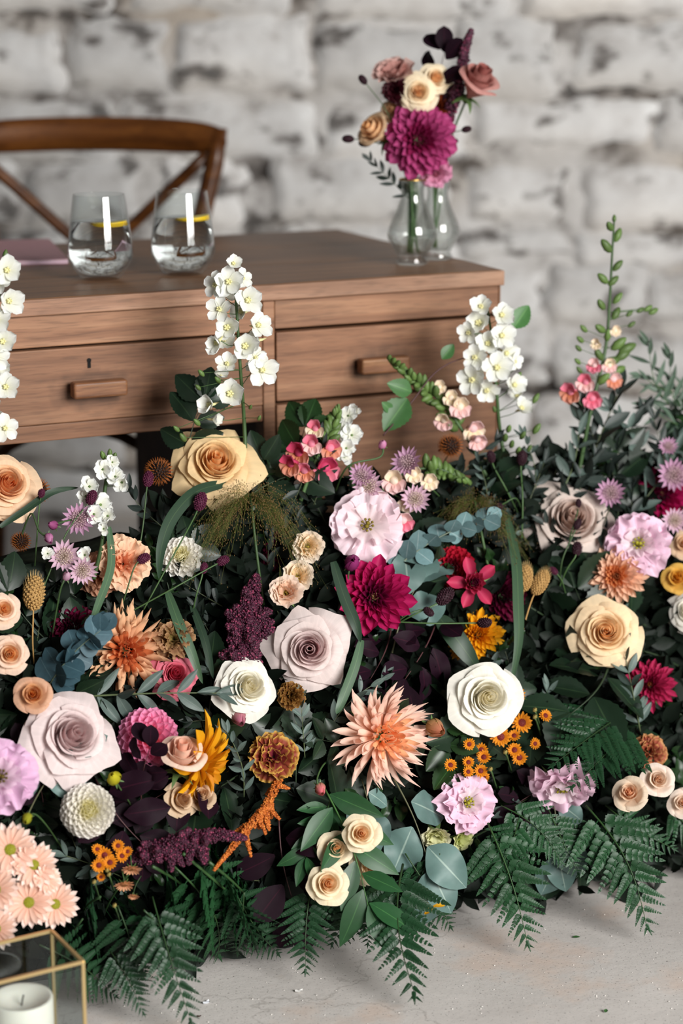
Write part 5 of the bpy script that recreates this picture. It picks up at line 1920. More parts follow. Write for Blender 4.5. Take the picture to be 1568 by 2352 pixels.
for (x, y, r, f, lab) in ((25, 1950, 66, (.1, .1), 'peach daisy chrysanthemum directly below the lilac-pink lisianthus'), (82, 1985, 58, (.25, .1), 'peach daisy chrysanthemum with a dark green eye behind its neighbours'),
                          (66, 2072, 62, (0, .05), 'peach daisy chrysanthemum facing out above the lantern'), (130, 2076, 58, (.2, .05), 'peach daisy chrysanthemum above the corner of the lantern'),
                          (-12, 2042, 58, (-.1, .1), 'peach daisy chrysanthemum behind the one above the lantern'), (-10, 2132, 52, (-.1, .1), 'peach daisy chrysanthemum lowest beside the lantern glass'),
                          (112, 2018, 36, (.5, .1), 'small peach daisy seen from the side among the larger ones')):
    B('daisy', x, y, r, f, C_PDAISY, 'daisy_chrysanthemum', lab, 'chrysanthemum', .05, 'peach daisy chrysanthemums above the lantern')
for (x, y, r) in ((1188, 1598, 19), (1200, 1660, 25), (1150, 1693, 24), (1254, 1642, 16), (1230, 1708, 14), (1181, 1722, 18), (1193, 1741, 19), (1105, 1723, 17), (1110, 1738, 17), (1035, 1756, 16), (1180, 1688, 15), (1078, 1710, 15), (1076, 1750, 15), (1104, 1770, 17), (1076, 1772, 14), (1112, 1785, 14)):
    B('button', x, y, r, (RND.uniform(-.3, .5), RND.uniform(-.2, .5)), C_OBUT, 'button_chrysanthemum', 'small orange button mum with dark red eye beside the ivory rose', 'chrysanthemum', RND.uniform(.0, .03), 'orange button mums below the ivory rose')
for (x, y, r) in ((227, 1988, 18), (281, 1965, 16), (292, 1955, 13), (232, 2014, 11), (240, 1965, 20), (252, 1980, 18), (271, 1942, 15), (224, 1950, 14)):
    B('button', x, y, r, (RND.uniform(-.2, .5), RND.uniform(-.2, .4)), C_OBUT, 'button_chrysanthemum', 'small orange button mum under the white pompon dahlia', 'chrysanthemum', RND.uniform(.02, .04), 'orange button mums under the white pompon dahlia')
for (x, y, r) in ((302, 2002, 24), (286, 2038, 24), (306, 2062, 14)):
    B('button', x, y, r, (RND.uniform(-.1, .3), -1.3), C_OBUT2, 'button_chrysanthemum', 'faded orange button mum hanging face down by the fern', 'chrysanthemum', .04, 'faded button mums hanging face down')
for (x, y, r, f, mt, lab) in ((180, 1192, 42, (-.1, .1), C_ASTR, 'mauve astrantia in front of the white stock'), (147, 1277, 42, (0, .15), C_ASTRW, 'pale astrantia topmost beside the peach carnations'), (190, 1312, 38, (.1, -.3), C_ASTRW, 'pale astrantia drooping in front of the tan carnation'),
                              (932, 1060, 42, (-.55, .6), C_ASTR, 'mauve astrantia tilted upwards above the cream snapdragon'), (845, 1115, 40, (-.1, .35), C_ASTRW, 'mauve and white astrantia just above the pale pink lisianthus'), (954, 1145, 38, (.05, .15), C_ASTRW, 'white-hearted astrantia beside the pale pink lisianthus'),
                              (830, 1090, 34, (-.1, .5), C_ASTR, 'dusky astrantia hidden behind the mauve and white one'), (1548, 1090, 44, (.0, .2), C_ASTR, 'mauve astrantia resting on the magenta dahlia by the wall'), (1402, 1132, 38, (-.1, .15), C_ASTR, 'mauve astrantia over the half-hidden blush rose'),
                              (1535, 1025, 26, (0, .6), C_ASTR, 'small mauve astrantia among the eucalyptus by the wall'), (1550, 1195, 34, (.1, .1), C_ASTRW, 'pale astrantia beside the frilled pink lisianthus')):
    B('astrantia', x, y, r, f, mt, 'astrantia', lab, 'astrantia', .035)
for (x, y, r, lab) in ((365, 1078, 36, 'dark coneflower head in front of the kneehole beside the peach rose'), (85, 1122, 34, 'dark coneflower head behind the peach rose at the kneehole'), (48, 1240, 26, 'brown coneflower head low beside the astrantia'), (1035, 1020, 32, 'brown coneflower head in front of the lower desk drawer')):
    B('cone', x, y, r, (.1, .5), C_CONE, 'coneflower', lab, 'coneflower', -.01)

# ================================================================== SPIKES
def cat_rom(pts, k=6):
    sm = []
    n = len(pts)
    for i in range(n - 1):
        p0, p1, p2, p3 = pts[max(0, i - 1)], pts[i], pts[i + 1], pts[min(n - 1, i + 2)]
        for j in range(k):
            t = j / k
            sm.append(0.5 * ((2 * p1) + (p2 - p0) * t + (2 * p0 - 5 * p1 + 4 * p2 - p3) * t * t + (3 * p1 - p0 - 3 * p2 + p3) * t ** 3))
    sm.append(pts[-1])
    return sm


DEL_P = dpetal(0.42, 0.35, 0.08, 0.95, base=0.4, ruf=0.05, nu=6)
STK_P = dpetal(0.46, 0.3, -0.02, 0.8, base=0.4, ruf=0.14, nu=6)
_c = MB()
_c.tube([(0, 0, 0.25), (0, 0, 0.05), (0, 0.05, -0.35), (0, 0.18, -0.8)], [0.10, 0.14, 0.10, 0.02], 6)
for k_ in range(5):
    _c.octa((0.12 * math.cos(k_ * 1.26), 0.12 * math.sin(k_ * 1.26), 0.24), 0.09, (1, 1, 1.4))
DEL_C = _c.mesh('floret')
_c = MB()
_c.tube([(0, 0, 0.12), (0, 0, 0.0), (0, 0, -0.6)], [0.10, 0.12, 0.07], 6)
STK_C = _c.mesh('floret')
BUD_M = MB().lathe([(0.01, -1.0), (0.45, -0.75), (0.72, -0.2), (0.62, 0.4), (0.3, 0.85), (0.02, 1.0)], 8).mesh('bud')
# snapdragon floret: tube with two frilled lips
_c = MB()
_c.tube([(0, 0, -0.9), (0, 0, -0.5), (0, 0.02, 0.0), (0, 0.05, 0.28)], [0.18, 0.30, 0.36, 0.30], 8)
SNAP_T = _c.mesh('floret')
SNAP_U = dpetal(0.62, 0.5, 0.25, 0.8, base=.6, ruf=.12, nu=8)
SNAP_L = dpetal(0.70, 0.4, -0.25, 0.8, base=.6, ruf=.16, nu=8)

WHT_P = petal_mat('e6e6d4', 'eef0ee', 'white_petal', .3)
WHT_C = plain('d8d29a', .6, 0, 'pale_yellow_eye', .2)
BUD_G = leaf_mat('566f38', None, 'green_bud', .5, .1)
PINK_P = petal_mat('d85a72', 'e78aa0', 'snapdragon_pink', .25)
PINKD_P = petal_mat('b8304c', 'cf4a72', 'snapdragon_deep_pink', .25)
CREAM_P = petal_mat('ead8b0', 'f0dcc8', 'snapdragon_cream', .25)
BLUSH_P = petal_mat('e8b8b0', 'ecc8c8', 'snapdragon_blush', .25)
CORAL_P = petal_mat('d07a52', 'dd9a86', 'snapdragon_coral', .25)


def wpt(px, py, off=0.0):
    return S(px, py, off)


class Spike:
    def __init__(self, name, label, cat, path, offs, r0, r1, smat=STEM):
        if not hasattr(offs, '__len__'):
            offs = [offs] * len(path)
        pts = cat_rom([wpt(x, y, o) for (x, y), o in zip(path, offs)])
        self.base = pts[0]
        self.root = link(name, None)
        self.root.location = self.base
        self.root.empty_display_size = .01
        tag(self.root, label, cat)
        self.pts = pts
        n = len(pts)
        m = MB().tube([p - self.base for p in pts], [(r0 + (r1 - r0) * i / (n - 1)) * mpp(p) for i, p in enumerate(pts)], 6)
        link('stem', m.mesh('stem'), smat, self.root)

    def near(self, p):
        return min(self.pts, key=lambda q: (q - p).length)

    def floret(self, px, py, r, face, off, cmesh, cmat, petals, nm='floret', ped=True):
        p = wpt(px, py, off)
        sc = r * mpp(p) * (0.85 if cmesh is SNAP_T else 1.0)
        M = Matrix.Translation(p - self.base) @ frame(facing(p, *face), Vector((0, 0, 1)), 0.0) @ Matrix.Diagonal((sc, sc, sc, 1))
        o = link(nm, cmesh, cmat, self.root, M)
        for (n2, me, pm, mt) in petals:
            link(n2, me, mt, o, pm)
        if ped:
            q = self.near(p + Vector((0, 0, -0.012)))
            a = p - self.base
            b = q - self.base
            link('pedicel', MB().tube([b, (a + b) / 2 + Vector((0, 0, -.002)), a + (M.to_3x3() @ Vector((0, 0, -0.3)))], 0.0006, 4).mesh('pedicel'), STEM, self.root)
        return o

    def bud(self, px, py, r, mt, off=0.0, up=(0, 0, 1), el=1.4):
        p = wpt(px, py, off)
        sc = r * mpp(p)
        q = self.near(p + Vector((0, 0, -0.006)))
        d = (p - q)
        d = (d.normalized() if d.length > 1e-5 else Vector((0, 0, 1))) * 0.6 + Vector(up) * 0.7
        link('bud', BUD_M, mt, self.root, Matrix.Translation(p - self.base) @ frame(d) @ Matrix.Diagonal((sc, sc, sc * el, 1)))
        if (p - q).length > sc * 1.2:
            link('pedicel', MB().tube([q - self.base, p - self.base], 0.0005, 4).mesh('pedicel'), STEM, self.root)


def del_petals(rr, cup=70):
    return [('petal', DEL_P, rad_m(R(90) + 2 * PI * k / 5 + rr.uniform(-.1, .1), R(cup) + rr.uniform(-.25, .15), 0.08, 0.02, rr.uniform(.85, 1.0)), WHT_P) for k in range(5)]


def delphinium(label, path, florets, buds, off=0.03):
    rr = random.Random(len(florets) * 7 + int(path[0][0]))
    s = Spike('delphinium', label, 'delphinium', path, [off - .05] + [off - .03] + [off] * (len(path) - 2), 5, 2.5)
    for (x, y, r, tx, ty) in florets:
        s.floret(x, y, r, (tx, ty), off + rr.uniform(.0, .02), DEL_C, WHT_C, del_petals(rr, rr.choice((48, 62, 72, 80))))
    # smaller half-open florets filling the back of the spire
    for (x, y, r, tx, ty) in florets[1::2]:
        s.floret(x + rr.uniform(-22, 22), y + rr.uniform(16, 34), r * .8, (tx * -1.2 + rr.uniform(-.5, .5), ty + rr.uniform(-.4, .5)), off - .012, DEL_C, WHT_C, del_petals(rr, rr.choice((38, 50))))
    for (x, y, r) in buds:
        s.bud(x, y, r, BUD_G, off)
    return s


delphinium('tall white delphinium spire in front of the desk beside the wide drawer', [(565, 1080), (560, 960), (552, 850), (545, 740), (538, 640), (530, 600)],
           [(535, 607, 26, .3, .5), (497, 655, 34, -.7, .1), (525, 648, 42, 0, .15), (567, 690, 42, .35, .1), (505, 712, 36, -.4, .4), (522, 752, 42, -.1, .0), (500, 785, 36, -.5, -.3), (590, 748, 38, .7, .3), (562, 795, 44, .1, .05), (585, 820, 30, .5, -.3), (600, 850, 42, .35, .05), (522, 838, 30, -.2, .8), (528, 905, 46, 0, .1), (484, 930, 34, -.8, 0), (556, 640, 26, .6, .3)],
           [(462, 857, 8), (455, 890, 7), (500, 873, 8), (452, 970, 9), (420, 1005, 10), (405, 985, 8), (595, 960, 6), (575, 935, 6)])
delphinium('white delphinium spire in front of the right end of the desk', [(1165, 1090), (1148, 990), (1140, 900), (1132, 800), (1118, 700)],
           [(1105, 706, 32, -.2, .5), (1100, 742, 42, -.2, .1), (1150, 725, 36, .4, .3), (1078, 765, 30, -.6, .1), (1150, 772, 38, .4, .2), (1120, 790, 36, 0, .2), (1160, 810, 34, .6, -.2), (1092, 822, 34, -.5, .2), (1140, 845, 44, .2, .1), (1086, 872, 40, -.5, -.1), (1118, 895, 34, -.1, -.4), (1178, 885, 34, .7, .2), (1195, 940, 34, .5, .5), (1180, 830, 24, .8, 0)],
           [(1190, 865, 9), (1230, 915, 10), (1232, 985, 11), (1168, 985, 9), (1200, 1000, 9), (1175, 1020, 9), (1215, 1030, 8), (1135, 940, 7), (1160, 1005, 10), (1190, 1035, 9)], -.0)
delphinium('white delphinium spire rising before the pink booklet', [(-30, 1130), (-25, 980), (-15, 850), (-5, 720), (5, 600)],
           [(14, 622, 42, .3, .2), (-5, 650, 36, -.3, .1), (18, 692, 40, .5, .1), (-8, 735, 38, 0, .3), (5, 785, 40, .2, .1), (-10, 820, 36, 0, 0), (12, 890, 40, .2, .2), (-20, 930, 38, -.2, .1), (10, 985, 36, .3, .2), (-40, 700, 36, -.5, .1), (-42, 790, 36, -.5, .1), (-45, 880, 36, -.5, .1)],
           [(12, 585, 9), (16, 640, 8), (8, 720, 8)], .05)


def stock(label, path, florets, buds, off):
    rr = random.Random(int(path[0][0]))
    s = Spike('stock', label, 'stock', path, off, 5, 4)
    for (x, y, r) in florets:
        pts = [('petal', STK_P, rad_m(2 * PI * k / 6 + rr.uniform(-.2, .2), R(rr.choice((42, 72, 80))), 0.06, 0.02, rr.uniform(.8, 1.0)), WHT_P) for k in range(6)]
        s.floret(x, y, r, (rr.uniform(-.5, .5), rr.uniform(-.1, .5)), off + rr.uniform(.005, .02), STK_C, BUD_G, pts)
    for (x, y, r) in buds:
        s.bud(x, y, r, BUD_G, off + .01)


stock('white stock flower spike in front of the dark kneehole', [(215, 1330), (235, 1240), (238, 1150), (250, 1060)],
      [(258, 1062, 20), (236, 1078, 26), (265, 1095, 24), (280, 1108, 26), (205, 1118, 28), (197, 1140, 26), (230, 1160, 32), (215, 1182, 28), (248, 1185, 24), (238, 1215, 18), (195, 1275, 22), (110, 1272, 18)],
      [(236, 1046, 9), (252, 1042, 9), (262, 1050, 9), (244, 1056, 8)], .02)
stock('white stock flower spike behind the pink snapdragon', [(810, 1120), (800, 1040), (795, 950)],
      [(800, 955, 24), (815, 945, 20), (788, 990, 26), (808, 1000, 28), (795, 1030, 26), (770, 965, 20), (790, 1050, 22)], [], -.02)


def snap(label, path, florets, buds, off=0.0, name='snapdragon'):
    rr = random.Random(int(path[0][1]))
    s = Spike(name, label, 'snapdragon', path, off, 5, 2.2)
    for (x, y, r, tx, ty, mt, mt2) in florets:
        pts = [('upper_lip', SNAP_U, rad_m(R(90) + a, R(50), 0.18, 0.1, .85), mt) for a in (-.5, .5)] + [('lower_lip', SNAP_L, rad_m(R(-90) + a, R(72), 0.2, 0.1, .8), mt2) for a in (-.8, 0, .8)]
        s.floret(x, y, r, (tx, ty), off + rr.uniform(.0, .02), SNAP_T, mt, pts)
    for (x, y, r) in buds:
        s.bud(x, y, r, BUD_G, off + rr.uniform(-.004, .008), (0, 0, .4))
    return s


def tip_buds(path, t0, n, r0, r1, spread, seed):
    """buds crowding the upper stem; larger and further out downwards"""
    rr = random.Random(seed)
    out = []
    m = len(path) - 1
    for k in range(n):
        t = t0 + (1 - t0) * k / (n - 1)
        f = t * m
        i = min(m - 1, int(f))
        x = path[i][0] + (path[i + 1][0] - path[i][0]) * (f - i)
        y = path[i][1] + (path[i + 1][1] - path[i][1]) * (f - i)
        w = spread * (1.05 - (t - t0) / (1 - t0))
        dx, dy = path[i + 1][0] - path[i][0], path[i + 1][1] - path[i][1]
        L = math.hypot(dx, dy)
        sgn = 1 if k % 2 else -1
        q = sgn * w * rr.uniform(.4, 1.0)
        out.append((x - dy / L * q, y + dx / L * q, r0 + (r1 - r0) * (t - t0) / (1 - t0)))
    return out


pth = [(690, 1150), (715, 1080), (750, 1010), (770, 960), (776, 935)]
snap('pink snapdragon spire with a green tip in front of the drawers', pth,
     [(688, 1040, 40, -.5, .1, PINKD_P, CORAL_P), (716, 1020, 34, -.2, .2, PINK_P, BLUSH_P), (725, 985, 30, -.3, .3, PINK_P, CREAM_P), (757, 1030, 34, .4, .1, PINK_P, CORAL_P), (745, 1075, 44, .3, 0, PINKD_P, PINK_P), (700, 1080, 34, -.2, -.1, PINK_P, CORAL_P), (670, 1065, 36, -.6, 0, PINKD_P, CORAL_P)],
     tip_buds(pth, .52, 26, 13, 7, 16, 1), .0)
pth = [(850, 1180), (890, 1110), (950, 1080), (1010, 1078), (1078, 1108)]
snap('cream snapdragon stem lying sideways with its green tip to the right', pth,
     [(905, 1105, 38, -.1, .2, CREAM_P, BLUSH_P), (950, 1090, 28, .1, .3, CREAM_P, CREAM_P), (985, 1105, 28, .2, .1, CREAM_P, CREAM_P), (880, 1150, 36, -.1, 0, BLUSH_P, BLUSH_P), (925, 1195, 34, .2, -.1, BLUSH_P, PINK_P), (935, 1150, 34, .2, 0, BLUSH_P, CREAM_P)],
     tip_buds(pth, .62, 20, 14, 9, 20, 2), .01)
pth = [(1120, 1100), (1075, 1010), (1010, 920), (950, 870), (893, 822)]
snap('green-budded snapdragon stem leaning left across the drawer handle', pth,
     [(1055, 935, 34, .2, .2, CREAM_P, BLUSH_P), (1035, 915, 26, .1, .4, CREAM_P, CREAM_P), (1085, 985, 36, .4, -.1, BLUSH_P, CREAM_P), (1020, 965, 30, -.3, -.1, CREAM_P, BLUSH_P), (1095, 1010, 30, .4, -.3, BLUSH_P, BLUSH_P), (1008, 890, 22, .1, .5, CREAM_P, CREAM_P)],
     tip_buds(pth, .35, 34, 15, 9, 22, 3), -.02)
pth = [(1330, 1080), (1355, 950), (1390, 800), (1400, 680), (1405, 590), (1410, 505)]
snap('tall snapdragon spire with sparse green buds and pink lower florets against the wall', pth,
     [(1312, 900, 34, -.5, .1, PINK_P, CORAL_P), (1345, 878, 30, -.2, .2, PINK_P, BLUSH_P), (1360, 915, 30, .1, 0, PINK_P, PINK_P), (1408, 872, 26, .4, .1, BLUSH_P, CORAL_P), (1365, 840, 24, -.2, .4, BLUSH_P, PINK_P), (1398, 840, 24, .2, .3, CREAM_P, BLUSH_P), (1370, 790, 18, -.4, .3, CREAM_P, CREAM_P), (1412, 760, 18, .3, .3, CREAM_P, CREAM_P)],
     [(1410, 502, 7), (1400, 520, 12), (1418, 540, 13), (1392, 565, 15), (1418, 610, 12), (1384, 640, 13), (1408, 645, 12), (1418, 685, 12), (1380, 700, 12), (1414, 720, 13), (1378, 755, 13), (1420, 790, 16), (1440, 800, 17), (1430, 815, 16), (1395, 770, 12), (1375, 815, 13), (1340, 755, 9), (1332, 780, 9), (1328, 800, 8), (1326, 830, 8), (1330, 850, 8), (1445, 720, 8), (1470, 712, 8), (1488, 708, 9), (1500, 715, 10), (1450, 745, 8), (1405, 830, 15), (1420, 850, 14), (1385, 870, 14)], -.01)

# leafy tendril with pale heart-shaped leaves in front of the right drawers
s = Spike('vine_tendril', 'thin brown tendril with green leaves in front of the right drawer', 'vine', [(880, 1000), (940, 930), (990, 865), (1030, 835), (1075, 820)], -.01, 2, 1.5, STEM_RED)
LV = leaf_mat('3f6a38', '5c8a4c', 'vine_leaf', .45, .2)
for (x, y, x2, y2) in ((945, 900, 895, 880), (935, 915, 885, 985), (1015, 825, 1042, 790), (1178, 755, 1215, 700), (1070, 880, 1075, 840), (900, 945, 880, 925)):
    a, b = wpt(x, y, -.01), wpt(x2, y2, -.005)
    link('leaf', _ros[0], LV, s.root, leaf_m(a - s.base, b - a, facing(a, .1, .2), (b - a).length, 0.95))


# burnets (sanguisorba): bumpy dark oval heads on wiry stems
BUR = grains_ellipsoid(110, 0.62, 1.0, 0.13, 5)
BURM = plain('4e0e30', .7, 0, 'burnet_head', .3, 40)
BURD = plain('2c0818', .7, 0, 'dark_burnet_head', .3, 40)


def burnet(px, py, r, path, label, off=.03, dark=False, tilt=(0, 0, 1)):
    hp = wpt(px, py, off)
    p2 = [wpt(x, y, o) for (x, y, o) in path]
    root = link('burnet', None)
    root.location = p2[-1]
    root.empty_display_size = .01
    tag(root, label, 'burnet')
    pts = cat_rom([hp] + p2)
    link('stem', MB().tube([p - p2[-1] for p in pts], 1.9 * mpp(hp), 5).mesh('stem'), STEM, root)
    d = (pts[0] - pts[2]).normalized()
    sc = r * mpp(hp)
    link('flower_head', BUR, BURD if dark else BURM, root, Matrix.Translation(hp - p2[-1]) @ frame(d) @ Matrix.Diagonal((sc, sc, sc, 1)))


burnet(340, 1100, 19, [(336, 1130, .03), (325, 1230, .02), (300, 1350, -.02)], 'burgundy burnet head standing in the kneehole beside the dark coneflower')
burnet(210, 1143, 18, [(200, 1160, .04), (150, 1230, .03), (80, 1400, -.02)], 'burgundy burnet head in front of the white stock', .045)
burnet(460, 1152, 22, [(445, 1190, .03), (390, 1290, .03), (330, 1400, -.01)], 'burgundy burnet head beneath the large peach rose')
burnet(330, 1283, 17, [(310, 1300, .04), (290, 1360, .02), (270, 1420, -.02)], 'burgundy burnet head beside the peach carnation', .04)
burnet(512, 1288, 16, [(480, 1305, .04), (400, 1350, .03), (300, 1405, -.01)], 'burgundy burnet head at the end of a long slanting stem', .04)
burnet(468, 1305, 13, [(462, 1330, .03), (450, 1370, .02), (440, 1420, -.02)], 'small burgundy burnet head beside the white dahlia', .035)
burnet(95, 1133, 12, [(92, 1150, .03), (88, 1190, .02), (80, 1300, -.02)], 'small pink burnet bud in front of the kneehole coneflower', .04)
burnet(1022, 1370, 24, [(1000, 1388, .03), (950, 1412, .02), (900, 1440, -.02)], 'dark burnet head leaning under the half-open crimson dahlia', .035, True)
burnet(984, 1405, 14, [(970, 1400, .03), (930, 1415, .02), (890, 1450, -.02)], 'small dark burnet head over the grey-green leaf', .035, True)
burnet(1112, 1430, 18, [(1085, 1431, .03), (1000, 1432, .03), (900, 1428, 0.0)], 'dark burnet head lying across the golden chrysanthemum', .04, True)
burnet(1198, 1052, 18, [(1196, 1080, .0), (1200, 1150, 0), (1198, 1240, -.04)], 'dark round burnet head at the foot of the right delphinium', .01, True)
burnet(1127, 1049, 15, [(1135, 1075, .0), (1160, 1120, 0), (1190, 1180, -.04)], 'dark oval burnet head below the right end of the desk', .01, True)
burnet(1144, 1165, 14, [(1160, 1155, .0), (1185, 1145, 0), (1200, 1180, -.04)], 'small dark burnet head above the silver-dollar eucalyptus tip', .01, True)
burnet(1325, 1260, 18, [(1320, 1280, .02), (1300, 1310, 0), (1280, 1360, -.04)], 'dark burnet head below the half-hidden blush rose', .02, True)
burnet(1326, 1204, 13, [(1315, 1230, .02), (1290, 1290, 0), (1285, 1360, -.04)], 'dark burnet head in front of the half-hidden blush rose', .03, True)
burnet(1328, 1156, 10, [(1325, 1180, .02), (1310, 1230, 0), (1300, 1290, -.04)], 'tiny dark burnet head over the half-hidden blush rose', .03, True)
burnet(1271, 1311, 11, [(1280, 1320, .01), (1290, 1335, 0), (1300, 1370, -.04)], 'tiny burnet head beside the bunny tail grasses', .01)

# astrantia buds and dahlia buds, single buds on stems
def lone_bud(px, py, r, mt_head, path, label, name='flower_bud', el=1.2, off=.03, face=(0, .6), group=None):
    hp = wpt(px, py, off)
    p2 = [wpt(x, y, o) for (x, y, o) in path]
    root = link(name, None)
    root.location = p2[-1]
    root.empty_display_size = .01
    tag(root, label, 'bud', group)
    pts = cat_rom([hp] + p2)
    link('stem', MB().tube([p - p2[-1] for p in pts], 2.2 * mpp(hp), 5).mesh('stem'), STEM, root)
    sc = r * mpp(hp)
    M = Matrix.Translation(hp - p2[-1]) @ frame(facing(hp, *face)) @ Matrix.Diagonal((sc, sc, sc * el, 1))
    link('bud_petals', PB_M, mt_head, root, M)
    link('calyx', _CX, CALYX, root, M @ Matrix.Translation((0, 0, -.6)) @ Matrix.Scale(1.1, 4))


_pb = MB()
for k_ in range(10):
    a_ = k_ * GA

    def _fn(s, t, a_=a_):
        w_ = 0.5 * math.sin(PI * min(1, t * .8 + .15))
        rr_ = 0.62 * math.sin(PI * (t ** 0.8 * .84 + .12)) * (0.86 + .10 * (k_ % 4)) + .015 + 0.06 * t * t * (k_ % 3)
        return (rr_ * math.cos(a_ + s * w_ / max(.3, rr_) * .8), rr_ * math.sin(a_ + s * w_ / max(.3, rr_) * .8), -0.7 + (1.55 + .12 * (k_ % 3)) * t)
    _pb.sheet(_fn, 4, 7)
PB_M = _pb.mesh('bud_petals')
lone_bud(262, 1787, 24, petal_mat('9a9418', 'c8bf2e'), [(275, 1810, .03), (300, 1850, 0), (310, 1900, -.03)], 'yellow-green dahlia bud just above the white pompon dahlia', el=1.0, off=.05, face=(-.3, .5))
lone_bud(62, 1880, 18, petal_mat('8a8a20', 'a8a82e'), [(80, 1870, .04), (110, 1900, 0), (150, 1960, -.03)], 'yellow-green dahlia bud beneath the lilac-pink lisianthus', el=1.1, off=.06, face=(-.2, -.4))
lone_bud(808, 1292, 28, petal_mat('4a1030', 'a03a7a'), [(800, 1320, .02), (800, 1380, -.01), (810, 1450, -.04)], 'plum dahlia bud between the pale pink lisianthus and the magenta dahlia', el=1.0, off=.03, face=(.05, .3))
lone_bud(998, 1672, 30, petal_mat('8a8a3c', 'd08a6a'), [(975, 1660, .02), (950, 1650, 0), (900, 1690, -.04)], 'pink and yellow dahlia bud beside the peach cactus dahlia', el=1.2, off=.03, face=(.5, -.3))
lone_bud(735, 1812, 19, petal_mat('8a8a4a', 'e8808a'), [(728, 1790, .02), (740, 1760, 0), (760, 1740, -.04)], 'coral bud peeping from behind a ruscus leaf', el=1.2, off=.02, face=(.2, -.5))
lone_bud(548, 1645, 26, petal_mat('6a7a3c', 'c97a90'), [(545, 1625, .01), (540, 1600, -.01), (540, 1570, -.03)], 'dusky pink bud hanging under the ivory white rose', el=1.2, off=.01, face=(.2, -.6))
lone_bud(122, 1206, 15, petal_mat('8a3a6a', 'a85a8a'), [(160, 1195, .03), (230, 1190, .02), (260, 1250, -.03)], 'mauve astrantia bud in front of the kneehole', el=1.3, off=.04, face=(-.6, .3))
lone_bud(112, 1236, 15, petal_mat('a85a8a', 'c98ab0'), [(90, 1220, .03), (70, 1180, .02), (40, 1260, -.03)], 'pale mauve astrantia bud above the pale astrantia', el=1.3, off=.04, face=(.2, -.6))
lone_bud(153, 1323, 15, petal_mat('c98ab0', 'e0b8cc'), [(140, 1350, .03), (130, 1400, .0), (120, 1460, -.03)], 'pink astrantia bud below the pale astrantias', el=1.3, off=.04)
lone_bud(878, 1021, 15, petal_mat('c9609a', 'e0a0c4'), [(872, 1050, .03), (800, 1070, .02), (770, 1130, -.03)], 'pink astrantia bud on a curved stem above the cream snapdragon', el=1.3, off=.03)
for (x, y) in ((216, 2025), (250, 2008), (263, 2079), (246, 1998), (1228, 1630), (1228, 1646), (1160, 1727), (1126, 1766), (1002, 1660)):
    lone_bud(x, y, 8, petal_mat('9a8a4a', 'b0a060'), [(x + 6, y + 18, .02), (x + 14, y + 45, -.03)], 'tiny green chrysanthemum bud among the orange button mums ' + ('beside the lantern ferns' if x < 500 else 'beside the ivory rose'), 'chrysanthemum_bud', 1.0, .035, group='button mum buds')

# amaranth: tassels of tiny grains
def amaranth(name, label, path, offs, w, mt, ngr, gr, side=0, seed=3, blen=40, up=0.0):
    rr = random.Random(seed)
    pts = cat_rom([wpt(x, y, o) for (x, y), o in zip(path, offs)], 10)
    base = pts[0]
    root = link(name, None)
    root.location = base
    root.empty_display_size = .01
    tag(root, label, 'amaranth')
    k = mpp(base)
    link('stem', MB().tube([p - base for p in pts], 3 * k, 6).mesh('stem'), STEM_RED, root)
    m = MB()
    N = len(pts)

    def lump(cpts, wf):
        n = len(cpts)
        for _ in range(int(ngr * wf[2])):
            t = rr.random()
            i = min(n - 1, int(t * n))
            rad = wf[0] * k * (1 - (t ** 2.5)) + wf[1] * k
            d = Vector((rr.gauss(0, 1), rr.gauss(0, 1), rr.gauss(0, 1))).normalized() * rad * rr.uniform(.55, 1.0)
            m.octa(cpts[i] - base + d, gr * k * rr.uniform(.7, 1.3), (1, 1, 1))
    lump(pts, (w, w * .22, 1.0))
    for sidx in range(side):
        i = rr.randrange(2, int(N * .62))
        d = Vector((rr.uniform(-1, 1), rr.uniform(-.7, .1), rr.uniform(-1, .6) + up)).normalized()
        L = rr.uniform(.7, 1.9) * blen * k
        br = [pts[i] + d * L * q / 8 + Vector((0, 0, -.15 * L * (q / 8) ** 2)) for q in range(9)]
        lump(br, (w * .55, w * .15, .2))
    me = m.mesh('grain_tassel')
    o = link('grain_tassel', me, mt, root)
    o['kind'] = 'stuff'


def amar_mat(c1, c2, c3):
    k = NT('amaranth_grain')
    g = k.n('ShaderNodeNewGeometry')
    rp = k.ramp([(0, lin(c1)), (.75, lin(c2)), (1, lin(c3))])
    k.l(g, 'Random Per Island', rp, 0)
    pb = k.n('ShaderNodeBsdfPrincipled')
    pb.inputs['Roughness'].default_value = .6
    k.l(rp, 0, pb, 'Base Color')
    k.l(pb, 0, k.out, 0)
    return k.m


AMB = amar_mat('2a0619', '470c2c', '8a3452')
AMO = amar_mat('9a4a10', 'c0661c', 'd98a3a')
amaranth('amaranth', 'burgundy amaranth plume standing beside the lavender-pink rose', [(560, 1530), (565, 1460), (575, 1390), (588, 1325)], (.0, .01, .01, .015), 30, AMB, 3200, 3.2, 40, 3, 40, 1.0)
amaranth('amaranth', 'burgundy amaranth tassel lying over the fern fronds', [(330, 1965), (390, 1940), (450, 1925), (510, 1918), (562, 1925)], (.02, .04, .05, .05, .05), 20, AMB, 2800, 3.2, 30, 4, 34)
amaranth('amaranth', 'rust orange amaranth tassel below the yellow chrysanthemum', [(640, 1790), (610, 1850), (570, 1900), (530, 1950), (492, 1998)], (.0, .03, .04, .05, .06), 9, AMO, 1500, 2.6, 24, 8, 26, -.6)

